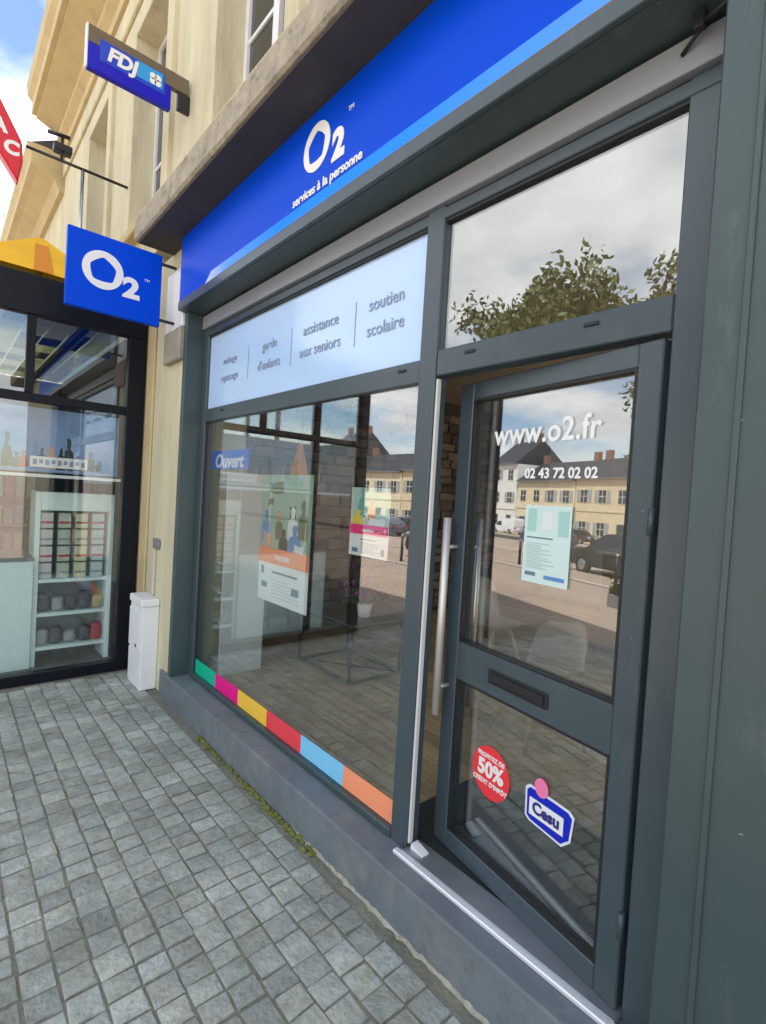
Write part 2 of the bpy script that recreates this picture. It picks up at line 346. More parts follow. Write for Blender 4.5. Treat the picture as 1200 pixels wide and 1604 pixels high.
# wall pieces round the window openings, upper floor
Z0, Z1 = 3.84, 7.0; WZ0, WZ1 = 4.25, 6.25
edges = sorted(wins); xprev = -10.0
bm = B()
for a, b in edges + [(3.5, 3.5)]:
    add_box(bm, xprev, a, WY, .4, Z0, Z1)
    xprev = b
    if a < 3.5:
        add_box(bm, a, b, WY, .4, Z0, WZ0); add_box(bm, a, b, WY, .4, WZ1, Z1)
add_box(bm, -10, 3.5, .41, .6, 3.3, Z1)
obj('upper_wall', bm, STONE_L, bld)
bm = B(); add_box(bm, -10, -5.06, WY, .4, 0, Z0-.002); add_box(bm, -5.058, -4.125, WY, .4, 0, 3.655); obj('pier', bm, STONE_L, bld)
obj('pier_strip', bx(-5.03, -4.83, WY-.022, WY-.001, 0, 3.6, .006), STONE, bld)
obj('right_pier', bx(.12, 3.5, WY+.02, .4, 0, 3.65, 0), STONE_L, bld)
obj('lit_stone_block', bx(-4.52, -4.135, WY-.035, WY-.001, 2.98, 3.46, .006), WHITE, bld)  # bright light on the pier stone, put into the colour as white
obj('grey_block', bx(-4.50, -4.135, WY-.05, WY-.001, 2.72, 2.975, .01), mat('pier_grey', (.30, .27, .22), .9, var=.25), bld)  # grey block just below, darker than the pier
# ledge course above the shop sign
bm = B(); add_prism(bm, [(WY+.3, 3.66), (-.44, 3.66), (-.455, 3.675), (-.455, 3.83), (-.44, 3.842), (WY+.3, 3.90)], 'x', -4.53, 3.5)
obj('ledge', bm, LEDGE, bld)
obj('ledge_soffit', bx(-4.5, 3.5, -.43, -.02, 3.645, 3.659, 0), mat('dark_soffit', (.055, .052, .045), .8, var=.3), bld)  # separate board, darker than the ledge stone
# cornice: corona, bed mould, frieze band
bm = B(); add_prism(bm, [(.3, 7.0), (-.19, 7.0), (-.19, 7.14), (-.27, 7.20), (-.27, 7.30), (-.56, 7.42), (-.56, 7.45), (-.62, 7.45), (-.62, 7.63), (-.68, 7.70), (-.70, 7.84), (.3, 7.9)], 'x', -10.1, 3.5)
obj('cornice', bm, STONE, bld)
obj('string_band', bx(-10, 3.5, WY-.035, WY-.001, 6.62, 6.86, .008), STONE_L, bld)
bm = B(); add_prism(bm, [(-.6, 7.86), (1.2, 7.86), (1.2, 8.0), (.3, 8.8), (-.6, 8.0)], 'x', -10, 3.5)
obj('roof', bm, mat('slate', (.05, .052, .06), .6, var=.2, vscale=6, bump=.3, bscale=12), bld)  # unseen roof, added to cast the building's shadow
bm = B(); add_box(bm, -10, 3.5, .75, .95, 3.3, 7.8); obj('rear_wall', bm, STONE, bld)
for a, b in wins:
    wf = obj('window_surround', B(), STONE, bld); bpy.data.objects.remove(wf)
    bm = B()
    for (p, q, r_, s) in ((a-.16, a-.001, WZ0-.02, WZ1+.18), (b+.001, b+.16, WZ0-.02, WZ1+.18)): add_box(bm, p, q, WY-.045, WY+.02, r_, s, .006)
    add_box(bm, a-.0005, b+.0005, WY-.045, WY+.02, WZ1+.001, WZ1+.18, .006)
    wf = obj('window_surround', bm, STONE_L, bld)
    obj('window_sill', bx(a-.2, b+.2, WY-.10, WY+.1, WZ0-.12, WZ0-.021, .01), STONE, wf)
    bm = B(); fr = .055
    add_box(bm, a+.002, a+fr, WY+.17, WY+.23, WZ0+.002, WZ1-.002); add_box(bm, b-fr, b-.002, WY+.17, WY+.23, WZ0+.002, WZ1-.002)
    add_box(bm, a+fr, b-fr, WY+.17, WY+.23, WZ0+.002, WZ0+.07); add_box(bm, a+fr, b-fr, WY+.17, WY+.23, WZ1-.06, WZ1-.002)
    add_box(bm, (a+b)/2-.04, (a+b)/2+.04, WY+.16, WY+.22, WZ0+.072, WZ1-.062)
    for zb in (WZ0+.72, WZ0+1.36):
        add_box(bm, a+fr+.001, (a+b)/2-.041, WY+.18, WY+.21, zb, zb+.03); add_box(bm, (a+b)/2+.041, b-fr-.001, WY+.18, WY+.21, zb, zb+.03)
    obj('window_frame', bm, WHITE, wf)
    obj('pane', bx(a+fr, b-fr, WY+.193, WY+.199, WZ0+.07, WZ1-.06, 0), DARKGLASS, wf)
# neighbouring building beyond
nb = thing('stone_building', (-16, 2, 0), 'lower cream stone building at far left beyond the first cornice', 'building')
obj('wall', bx(-24, -10.02, WY+.02, 8, 0, 6.5, 0), STONE_L, nb)
bm = B(); add_prism(bm, [(.3, 6.45), (-.2, 6.45), (-.28, 6.6), (-.5, 6.72), (-.6, 6.75), (-.6, 6.93), (-.66, 7.05), (.3, 7.1)], 'x', -24, -10.15); obj('cornice', bm, STONE, nb)
bm = B(); add_prism(bm, [(-.6, 7.06), (8.3, 7.06), (4, 9.6)], 'x', -24, -10.15); obj('roof', bm, MATS['slate'], nb)
for a in (-13.0, -15.6, -18.2, -20.8):
    wf = obj('window_surround', bx(a, a+1.2, WY-.03, WY+.03, 3.9, 5.9, .01), STONE, nb); obj('pane', bx(a+.14, a+1.06, WY-.036, WY-.032, 4.02, 5.76, 0), DARKGLASS, wf)

# ================================================================== SHOPFRONT
XL, XR = -4.12, -.468           # inner faces of the two pilasters
PY, FY, SY = -.165, -.21, -.172
ST = .207                       # step top
GB, TB, TT, GT, HB, SF = .234, 2.235, 2.336, 2.909, 2.968, 3.08
MX0, MX1 = -1.613, -1.515
shop = thing('shopfront', (-2.3, 0, 0), 'dark grey shopfront with blue sign and half open glass door', 'shopfront')
bm = B(); add_box(bm, -4.30, .9, SY, .06, -.05, ST, .008, 2)
obj('step', bm, STEPM, shop)
bm = B(); rr = random.Random(5); n = 60; A = []
for i in range(n+1):
    x = -2.2+i*1.5/n; A.append((x, -.172-.005-.009*max(0, rr.gauss(.35, .45))))
lo = [bm.verts.new((x, yy, -.004)) for x, yy in A]; hi = [bm.verts.new((x, -.1715, .004+rr.uniform(0, .012))) for x, yy in A]
for i in range(n): bm.faces.new((lo[i], lo[i+1], hi[i+1], hi[i]))
obj('mortar_fillet', bm, mat('pale_mortar', (.36, .34, .27), .95, var=.35, vscale=25, bump=.6, bscale=60), shop)
# pilasters
bm = B(); add_box(bm, XL-.012, XL+.045, PY, -.001, ST+.001, SF-.001, .004); obj('pilaster', bm, PAINT, shop)
bm = B(); add_box(bm, XR, .10, PY, .02, ST+.001, SF+.75, .005); pr = obj('pilaster', bm, PAINT, shop)
bm = B()
add_box(bm, XR+.085, XR+.10, PY-.008, PY-.0005, ST+.05, 3.6, .002); add_box(bm, XR+.33, XR+.345, PY-.008, PY-.0005, ST+.05, 3.6, .002)
obj('moulding', bm, PAINT, pr)
obj('plinth', bx(XR-.004, .104, PY-.004, PY-.0005, ST+.002, ST+.16, .003), PAINT, pr)
# frame members at the glass line
F0, F1 = -.022, .05
jl = obj('jamb', bx(XL+.046, -3.99, F0, F1, ST+.001, SF-.001), PAINT2, shop)
obj('gasket', bx(-3.989, -3.976, -.006, .004, GB, TB, 0), GASKET, jl)
obj('sill_rail', bx(-3.989, MX0-.001, F0-.012, F1, ST+.001, GB+.012, .006), PAINT, shop)
obj('mullion', bx(MX0, MX1, F0-.006, F1, ST+.001, HB-.001), PAINT2, shop)
obj('transom', bx(-3.989, MX0-.001, F0, F1, TB, TT), PAINT2, shop)
obj('door_transom', bx(MX1+.001, -.591, F0, F1, 2.252, 2.36), PAINT2, shop)
for xx in (-1.75, -3.7, -1.36, -.86):
    obj('drain_cap', bx(xx, xx+.05, F0-.006, F0-.0005, 2.296 if xx < -1.5 else 2.318, 2.308 if xx < -1.5 else 2.33, .001), GASKET, shop)
obj('door_jamb', bx(-.59, XR-.001, F0, F1, ST+.001, HB-.001), PAINT2, shop)
obj('head_frame', bx(XL+.046, XR-.001, F0-.004, F1, GT, HB-.012), PAINT2, shop)
obj('head_gasket', bx(XL+.046, XR-.001, -.012, F1-.01, HB-.0115, HB, 0), GASKET, shop)
obj('glazing_bead', bx(-3.98, XR-.12, -.018, -.002, GT-.012, GT-.001, .001), GASKET, shop)
obj('shutter_housing', bx(XL+.046, XR-.001, -.045, .06, HB+.001, SF-.012, .003), PALEBAND, shop)
obj('soffit', bx(XL-.012, XR-.001, FY+.012, .06, SF, SF+.012, 0), PAINT, shop)
bm = B(); add_box(bm, XR-.10, XR-.07, -.10, -.07, SF-.045, SF-.001, .004); add_tube(bm, (XR-.085, -.085, SF-.03), (XR-.005, -.13, SF-.05), .007); add_tube(bm, (XR-.085, -.08, SF-.04), (XR-.14, -.05, SF-.06), .006)
obj('cable_clamp', bm, GASKET, shop)
# interior lining under the shop ceiling above the glass
obj('fascia_backing', bx(XL, .10, FY+.013, .06, SF+.0125, 3.644, 0), PAINT, shop)
# fascia
fx0, fx1 = XL-.012, 1.2
tr_ = obj('fascia_trim', bx(fx0, fx1, FY-.012, FY+.012, SF+.002, 3.142, .003), PAINT2, shop)
obj('trim_edge', bx(fx0+.002, fx1, FY-.008, FY+.01, 3.1425, 3.149, 0), mat('rusty_edge', (.16, .085, .03), .8, var=.4, vscale=15), tr_)
fp = obj('fascia_panel', bx(fx0, fx1, FY-.004, FY+.012, 3.1495, 3.64, .002), BLUE, shop)
bm = B(); add_prism(bm, [(-3.62, 3.151), (fx1-.01, 3.151), (fx1-.01, 3.212), (-3.52, 3.212)], 'y', FY-.0056, FY-.0042)
def band_mat():
    m = mat('pale_blue_band_tone', (0.015, 0.22, 0.9), .5, spec=.15); t = m.node_tree; b = t.nodes['Principled BSDF']
    tcn = t.nodes.new('ShaderNodeTexCoord'); sp = t.nodes.new('ShaderNodeSeparateXYZ'); r = t.nodes.new('ShaderNodeValToRGB'); mr = t.nodes.new('ShaderNodeMapRange')
    t.links.new(tcn.outputs['Object'], sp.inputs[0]); t.links.new(sp.outputs[0], mr.inputs['Value']); mr.inputs['From Min'].default_value = -1.35; mr.inputs['From Max'].default_value = 1.6
    e = r.color_ramp.elements; e[0].color = (.62, .70, .86, 1); e[1].color = (.10, .33, .9, 1)
    q = e.new(.12); q.color = (.12, .36, .92, 1); q = e.new(.35); q.color = (.0, .24, .95, 1); q = e.new(.7); q.color = (.02, .27, .95, 1)
    t.links.new(mr.outputs[0], r.inputs[0]); t.links.new(r.outputs[0], b.inputs['Base Color']); return m
obj('pale_blue_band', bm, band_mat(), fp)  # band paler than the panel, nearly white at its left end
obj('logo', face_front(logo_bm(.235), -2.245, FY-.007, 3.452), WHITEP, fp)
obj('logo_digit', face_front(text_bm('2', .185, bold=.011, xs=1.0), -2.055, FY-.007, 3.375), WHITEP, fp)
obj('trade_mark', face_front(text_bm('TM', .03), -1.965, FY-.007, 3.50), WHITEP, fp)
obj('tagline', face_front(text_bm('services à la personne', .066, bold=.0016, xs=1.0), -2.155, FY-.0075, 3.246), WHITEP, fp)

# glass of the big window, vinyl panel above, glass over the door
obj('window_pane', bx(-3.989, MX0-.001, .0, .006, GB+.01, TB+.002, 0), GLASS, shop)
obj('transom_pane', bx(MX1+.001, -.589, .0, .006, 2.358, GT+.002, 0), GLASS, shop)
VIN = mat('pale_blue_window_film', (0.46, 0.65, 0.93), .16, var=.06, vscale=1.4, spec=.6)
vp = obj('film_panel', bx(-3.989, MX0-.001, .0, .006, TT-.002, GT+.002, 0), VIN, shop)
GREYT = mat('grey_film_lettering', (0.29, 0.36, 0.49), .5)
for cx_, a, b, s in ((-3.62, 'ménage', 'repassage', .082), (-3.03, 'garde', "d'enfants", .094), (-2.45, 'assistance', 'aux seniors', .098), (-1.89, 'soutien', 'scolaire', .098)):
    obj('lettering', face_front(text_bm(a, s*.9, bold=.0), cx_, -.0035, 2.67), GREYT, vp)
    obj('lettering', face_front(text_bm(b, s*.9, bold=.0), cx_, -.0035, 2.545), GREYT, vp)
for cx_ in (-3.33, -2.76, -2.13): obj('divider', bx(cx_, cx_+.005, -.003, -.0015, 2.49, 2.72, 0), mat('pale_grey_film', (.33, .38, .47), .5), vp)
# colour squares stuck along the foot of the window
xsq = [-3.975, -3.59, -3.215, -2.81, -2.41, -2.007, -1.616]
cols = [('teal', (.0, .50, .30)), ('magenta', (.85, .0, .26)), ('yellow', (.95, .58, .06)), ('red', (.85, .06, .085)), ('sky_blue', (.22, .60, .90)), ('salmon', (.95, .33, .17))]
for i, (n_, c) in enumerate(cols):
    o = obj('colour_square', bx(xsq[i], xsq[i+1], -.0025, -.0012, GB+.014, .357, 0), mat('vinyl_'+n_, c, .4), shop)
    o['label'] = n_.replace('_', ' ') + ' square in the row of stickers at the foot of the window'
# threshold
th_ = obj('threshold', bx(MX1+.002, -.592, -.055, .06, ST+.001, ST+.016, .004), mat('dull_aluminium', (.34, .37, .40), .4, metal=.7, var=.1, vscale=12), shop)
obj('nosing', bx(MX1-.02, -.58, -.085, -.056, ST+.001, ST+.019, .004), mat('bright_nosing', (.80, .82, .84), .35, metal=.3), th_)
obj('weather_strip', bx(MX1+.001, MX1+.013, -.018, .004, ST+.03, 2.24, .002), mat('pale_brush_strip', (.62, .62, .60), .7), shop)
# door leaf (own frame: x runs from the hinge to the free edge)
DW = .905; DA = R(-9.5)
door = bpy.data.objects.new('door', None); COL.objects.link(door); door.parent = shop
door.location = (-.602+2.3, .0, 0); door.rotation_euler = (0, 0, DA)
door['label'] = 'glass door standing slightly open inwards'
def dpart(name, bm, m, parent=None): return obj(name, bm, m, parent or door, local=True)
D0, D1 = -.02, .045
Zb, Zt = .222, 2.238
dpart('stile', bx(-.082, -.004, D0, D1, Zb, Zt), PAINT2); dpart('stile', bx(-DW, -.822, D0, D1, Zb, Zt), PAINT2)
dpart('top_rail', bx(-.8215, -.0825, D0, D1, 2.165, Zt), PAINT2)
dpart('middle_rail', bx(-.8215, -.0825, D0, D1, .965, 1.125), PAINT2)
dpart('bottom_rail', bx(-.8215, -.0825, D0, D1, Zb, .30), PAINT2)
dpart('pane', bx(-.823, -.081, .006, .012, 1.124, 2.166, 0), GLASS); dpart('pane', bx(-.823, -.081, .006, .012, .299, .966, 0), GLASS)
bm = B()
for zz0, zz1 in ((1.1255, 2.1645), (.3005, .9645)):
    add_box(bm, -.8215, -.812, D0+.004, .005, zz0, zz1); add_box(bm, -.092, -.0825, D0+.004, .005, zz0, zz1)
    add_box(bm, -.8115, -.0925, D0+.004, .005, zz1-.008, zz1); add_box(bm, -.8115, -.0925, D0+.004, .005, zz0, zz0+.008)
dpart('glazing_gasket', bm, GASKET)
ls = bx(-.62, -.325, D0-.008, D0-.0005, 1.015, 1.072, .003)
dpart('letter_slot', ls, BLACKM)
dpart('slot_flap', bx(-.605, -.34, D0-.016, D0-.0085, 1.026, 1.060, .004), GASKET)
bm = B(); hx, hy = -.868, D0-.062
add_tube(bm, (hx, hy, .80), (hx, hy, 1.655), .0175, n=16)
for z_ in (.92, 1.53): add_tube(bm, (hx, hy, z_), (hx, D0-.0005, z_), .009)
dpart('pull_handle', bm, mat('satin_handle', (.66, .63, .58), .42, metal=.55))
bm = B(); hy = D1+.06
add_tube(bm, (hx, hy, .80), (hx, hy, 1.655), .0145, n=16)
for z_ in (.92, 1.53): add_tube(bm, (hx, hy, z_), (hx, D1+.0005, z_), .009)
dpart('inner_handle', bm, STEEL)
dpart('hinge', add_tube(B(), (-.001, D0-.006, 1.66), (-.001, D0-.006, 1.74), .009), PAINT2)
dpart('hinge', add_tube(B(), (-.001, D0-.006, .45), (-.001, D0-.006, .53), .009), PAINT2)
dpart('web_address', face_front(text_bm('www.o2.fr', .118, bold=.002, xs=.94, space=1.04, ext=.0004), -.458, .0054, 2.003), WHITEP)
dpart('phone_number', face_front(text_bm('02 43 72 02 02', .052, bold=.0014, ext=.0004), -.37, .0054, 1.848), WHITEP)
RED = mat('red_sticker', (.80, .035, .05), .45)
st = dpart('round_sticker', face_front(disc_bm(.104, .104, .0014), -.602, .0045, .648), RED)
dpart('lettering', face_front(text_bm('50%', .085, bold=.003), -.602, .0024, .655), WHITEP, st)
dpart('lettering', face_front(text_bm('PROFITEZ DE', .025, bold=.0006), -.602, .0024, .708), WHITEP, st)
dpart('lettering', face_front(text_bm("CRÉDIT D'IMPÔT", .025, bold=.0006), -.602, .0024, .602), WHITEP, st)
bm = B(); add_prism(bm, [(-.418, .695), (-.415, .59), (-.395, .578), (-.25, .567), (-.215, .60), (-.205, .69), (-.225, .705), (-.40, .71)], 'y', .0045, .0030)
st2 = dpart('blue_sticker', bm, mat('white_sticker_edge', (.75, .78, .85), .5))
bm = B(); add_prism(bm, [(-.409, .688), (-.406, .596), (-.39, .586), (-.253, .576), (-.222, .605), (-.213, .683), (-.23, .696), (-.395, .701)], 'y', .0028, .0018)
dpart('blue_ground', bm, mat('royal_blue_print', (.0, .012, .50), .4), st2)
dpart('white_box', bx(-.395, -.245, .0008, .0017, .605, .668, 0), WHITEP, st2)
dpart('lettering', face_front(text_bm('Cesu', .058, bold=.002), -.32, .0, .638), mat('navy_print', (.02, .03, .2), .5), st2)
dpart('balloon', face_front(disc_bm(.03, .034, .0012), -.345, .0006, .722), mat('pink_print', (.85, .20, .40), .5), st2)

tag(obj('door_wedge', add_prism(B(), [(-1.49, ST+.017), (-1.42, ST+.017), (-1.42, ST+.022), (-1.49, ST+.04)], 'y', -.02, .02), WHITE), 'small white wedge lying on the aluminium threshold by the mullion', 'wedge')
# ================================================================== POSTERS AND SIGNS AT THE WINDOW
FIG = [(-1, 0), (1, 0), (1.1, .35), (.9, .58), (.35, .66), (.33, .72), (.48, .82), (.42, .94), (.15, 1), (-.15, 1), (-.42, .94), (-.48, .82), (-.33, .72), (-.35, .66), (-.9, .58), (-1.1, .35)]
def poster(name, x0, x1, z0, z1, y, label, photo_cols, head, headt, body_lines, frac=(.58, .115), seed=1, head_lab=''):
    """paper poster: printed photo on top, coloured band with lettering, white text area"""
    p = thing(name, ((x0+x1)/2, y, z0), label, 'poster')
    W_, H_ = x1-x0, z1-z0; zp = z1-H_*frac[0]; zh = zp-H_*frac[1]
    obj('sheet', bx(x0, x1, y, y+.0012, z0, z1, 0), WHITEP, p)
    ph = obj('photo_print', bx(x0, x1, y-.0006, y-.0002, zp, z1, 0), photo_cols[0], p)
    r = random.Random(seed)
    for k, (fx, fz, sw, sh, m) in enumerate(photo_cols[1]):
        bm = B(); hz = z1-zp
        if sh > .25: pts = [(x0+W_*(fx+a*sw*.42)+r.uniform(-.004, .004), zp+hz*(fz-sh*.6+b*sh*1.25)+r.uniform(-.004, .004)) for a, b in FIG]
        else: pts = [(x0+W_*(fx+a*sw*.5)+r.uniform(-.012, .012), zp+hz*(fz+b*sh*.5)+r.uniform(-.012, .012)) for a, b in ((-1, -1), (0, -.8), (1, -1), (.9, .2), (1, 1), (.1, .7), (-1, 1), (-.8, 0))]
        pts = [(min(max(a, x0+.002), x1-.002), min(max(b, zp+.002), z1-.002)) for a, b in pts]
        add_prism(bm, pts, 'y', y-.0011-.0002*k, y-.0008-.0002*k); obj('print_shape', bm, m, ph)
    hd = obj('heading_band', bx(x0-.003, x1-.004, y-.0034, y-.0030, zh, zp+.004, 0), head, p)
    obj('lettering', face_front(text_bm(headt, (zp-zh)*.62, ext=.0002, bold=.001), (x0+x1)/2, y-.0038, (zp+zh)/2), WHITEP, hd)
    ink = mat('poster_ink', (.16, .22, .30), .6)
    for fx, fz, sw, sh in body_lines: obj('text_block', bx(x0+W_*fx, x0+W_*(fx+sw), y-.0006, y-.0002, z0+(zh-z0)*fz, z0+(zh-z0)*(fz+sh), 0), ink, p)
    for k in range(6): obj('text_line', bx(x0+W_*.3, x0+W_*(.62+.25*r.random()), y-.0006, y-.0002, z0+(zh-z0)*(.16+k*.085), z0+(zh-z0)*(.16+k*.085)+.004, 0), mat('poster_small_print', (.42, .48, .52), .6), p)
    return p
G1 = mat('print_pale_green', (.30, .45, .36), .5, var=.15, vscale=5); K_ = mat('print_dark', (.03, .035, .03), .6); BL_ = mat('print_blue', (.10, .25, .55), .6); SK_ = mat('print_skin', (.55, .36, .25), .6); WH_ = mat('print_white', (.7, .75, .75), .6); OG_ = mat('print_olive', (.12, .16, .08), .6); YE_ = mat('print_yellow', (.75, .62, .12), .6); OR_ = mat('print_orange', (.75, .26, .05), .6)
ORANGE = mat('poster_orange', (.86, .26, .09), .5); PINK = mat('poster_pink', (.82, .03, .22), .5)
shapes = [(.12, .30, .22, .34, BL_), (.30, .82, .30, .16, OG_), (.20, .62, .10, .10, K_), (.65, .52, .11, .16, K_), (.67, .36, .22, .34, WH_), (.72, .16, .26, .3, BL_), (.40, .32, .18, .30, OG_), (.40, .45, .10, .12, SK_), (.18, .12, .2, .2, SK_), (.86, .42, .2, .4, OG_), (.5, .12, .2, .26, K_), (.8, .06, .2, .12, WH_)]
poster('poster', -3.06, -2.465, 1.02, 1.83, .022, 'large poster with green photo and orange heading band hung in shop window', (G1, shapes), ORANGE, 'recrute', [(.06, .70, .06, .2), (.3, .76, .5, .05), (.08, .35, .12, .14), (.70, .34, .14, .18)], seed=2)
shapes2 = [(.3, .6, .25, .6, mat('print_teal', (.15, .40, .38), .6)), (.55, .35, .18, .5, OR_), (.2, .2, .4, .3, YE_), (.7, .15, .4, .25, WH_)]
poster('poster', -2.10, -1.80, 1.425, 1.77, .022, 'small poster with pink heading band hung beside window mullion', (mat('print_pale_green2', (.42, .55, .48), .5, var=.2), shapes2), PINK, 'services', [(.08, .15, .16, .2), (.84, .15, .08, .3), (.3, .75, .4, .05)], frac=(.55, .13), seed=4)
# notice on the door: its own thing, turned with the leaf
nt_ = thing('notice', (-.602-.403*math.cos(DA), -.403*math.sin(DA), 1.444), 'pale A4 notice taped inside the glass door below phone number', 'notice', rz=DA)
def npart(name, bm, m, p=None): return obj(name, bm, m, p or nt_, local=True)
npart('sheet', bx(-.105, .105, .0025, .004, 0, .287, 0), mat('pale_mint_paper', (.58, .74, .72), .6, var=.05))
MINT = mat('notice_mint', (.36, .60, .56), .6); NI = mat('notice_ink', (.12, .2, .26), .6)
for fx, w_, z_, h_, m in ((-.09, .04, .19, .085, MINT), (.05, .045, .18, .09, MINT), (-.02, .045, .2, .065, WH_), (-.09, .12, .165, .005, NI), (-.09, .05, .025, .014, NI), (.0, .09, .02, .014, BL_)):
    npart('printed_block', bx(fx, fx+w_, .0012, .0024, z_, z_+h_, 0), m)
for k in range(13): npart('text_line', bx(-.088, -.088+.06+.11*random.random(), .0012, .0024, .055+k*.0075, .055+k*.0075+.0018, 0), mat('notice_small_print', (.28, .40, .42), .6))
# blue OPEN sign
ov = thing('open_sign', (-3.60, .03, 1.87), 'small blue sign with white lettering hung at top left of shop window', 'sign')
obj('board', bx(-3.93, -3.30, .025, .030, 1.868, 2.008, .002), mat('open_sign_blue', (.0, .09, .62), .4), ov)
obj('lettering', face_front(text_bm('Ouvert', .14, bold=.004, xs=1.15, shear=.15), -3.615, .0235, 1.925), WHITEP, ov)
for x_ in (-3.9, -3.33): obj('cord', add_tube(B(), (x_, .028, 2.008), (x_, .028, 2.24), .002, n=6), GASKET, ov)

# projecting O2 sign
sg = thing('hanging_sign', (-4.3, -.63, 2.968), 'blue square projecting sign with white logo beside the blue fascia', 'sign')
bm = B(); add_box(bm, -4.345, -4.295, -.948, -.302, 2.97, 3.525, .004); obj('sign_box', bm, BLUE, sg)
obj('logo', face_right(logo_bm(.275), -4.2935, -.715, 3.275), WHITEP, sg)
obj('logo_digit', face_right(text_bm('2', .20, bold=.010, xs=1.15), -4.2935, -.52, 3.195), WHITEP, sg)
obj('trade_mark', face_right(text_bm('TM', .028), -4.2935, -.41, 3.295), WHITEP, sg)
for z_ in (3.47, 3.03): obj('bracket', add_tube(B(), (-4.32, -.303, z_), (-4.32, WY-.036, z_), .012), BLACKM, sg)
# lottery sign
fd = thing('lottery_sign', (-4.3, -.55, 4.66), 'blue and brown projecting sign high on the stone facade above the ledge', 'sign')
bm = B(); add_box(bm, -4.34, -4.29, -.875, -.30, 4.655, 4.835, .003); obj('lower_panel', bm, mat('deep_blue_panel', (.0, .0, .50), .3), fd)
obj('upper_panel', bx(-4.34, -4.29, -.875, -.165, 4.8355, 4.955, .003), mat('brown_glass_panel', (.15, .12, .085), .25), fd)
obj('edge_strip', bx(-4.341, -4.289, -.888, -.8755, 4.655, 4.955, .002), WHITE, fd)
obj('bracket', bx(-4.335, -4.295, -.245, WY-.001, 4.70, 4.834, .003), BLACKM, fd)
pl = obj('logo_plate', face_right(bx(-.225, .225, -.075, .075, 0, .0012, .0005), -4.289, -.575, 4.815), mat('logo_blue', (.01, .06, .55), .35), fd)
obj('logo_patch', face_right(bx(.02, .21, -.055, .06, 0, .0012, 0), -4.2872, -.575, 4.825), mat('logo_sky', (.03, .33, .72), .35), pl)
obj('lettering', face_right(text_bm('FDJ', .135, bold=.006, shear=.2), -4.2848, -.655, 4.81), WHITEP, pl)
bm = B()
for k in range(4):
    a = math.pi/4+k*math.pi/2; d = shift2(disc_bm(.024, .024, .001, 14), .026*math.cos(a), .026*math.sin(a)); me = bpy.data.meshes.new('tmp'); d.to_mesh(me); d.free(); bm.from_mesh(me); bpy.data.meshes.remove(me)
obj('clover', face_right(bm, -4.2845, -.42, 4.815), WHITEP, pl)
# tobacconist's red diamond on a rod
tb = thing('tobacconist_sign', (-5.9, -.8, 4.4), 'red diamond tobacconist sign on a black rod at left edge', 'sign')
TX = -5.9
TABP = [(-1.092, 4.75), (-1.082, 4.58), (-1.114, 4.385), (-1.40, 4.80), (-1.72, 5.33), (-1.70, 5.55), (-1.62, 5.62), (-1.46, 5.40)]
bm = B(); add_prism(bm, TABP, 'x', TX-.06, TX+.06); bmesh.ops.bevel(bm, geom=list(bm.edges), offset=.014, segments=2, affect='EDGES'); obj('diamond', bm, mat('carrot_red', (.62, .012, .03), .35), tb)
for k, ch in enumerate('TABAC'): obj('lettering', face_right(text_bm(ch, .16, bold=.008), TX+.0615, -1.55+k*.095, 5.32-k*.165), WHITEP, tb)
obj('rod', add_tube(B(), (TX, -1.06, 4.76), (TX, WY-.001, 4.76), .014, n=8), BLACKM, tb)
bm = B(); add_box(bm, TX-.05, TX+.05, -.85, -.70, 4.83, 4.90, .006); add_tube(bm, (TX, -.78, 4.76), (TX, -.78, 4.99), .012); add_tube(bm, (TX, -.90, 4.98), (TX, -.72, 5.0), .018); obj('spotlight', bm, BLACKM, tb)
obj('post', add_tube(B(), (TX, -.60, 3.38), (TX, -.60, 4.745), .016, n=8), STEEL, tb)

# meter cabinet
mc = thing('meter_cabinet', (-4.63, -.22, 0), 'white plastic meter cabinet on pavement against the stone pier', 'cabinet')
obj('body', bx(-4.765, -4.43, -.285, WY-.001, .0, .70, .008, 2), WHITE, mc)
obj('lid', bx(-4.775, -4.42, -.297, WY-.001, .701, .765, .012, 2), WHITE, mc)
dr = obj('cover', bx(-4.75, -4.445, -.297, -.2855, .33, .66, .005), WHITE, mc); obj('hinge', bx(-4.782, -4.7655, -.26, -.22, .28, .38, .003), WHITE, mc)
obj('lower_cover', bx(-4.75, -4.445, -.293, -.2855, .03, .31, .005), WHITE, mc)
obj('lock', face_front(disc_bm(.014, .014, .004, 14), -4.54, -.2975, .36), BLACKM, dr)
obj('conduit', bx(-4.60, -4.565, WY-.028, WY-.001, .766, 1.17, .006), mat('pale_conduit', (.55, .50, .40), .6), mc)
vg = tag(obj('vent_cover', bx(-4.64, -4.48, WY-.02, WY-.001, 1.172, 1.262, .01, 2), mat('grey_plastic', (.2, .2, .2), .6)), 'small grey cover plate fixed on stone pier above meter cabinet', 'cover plate')

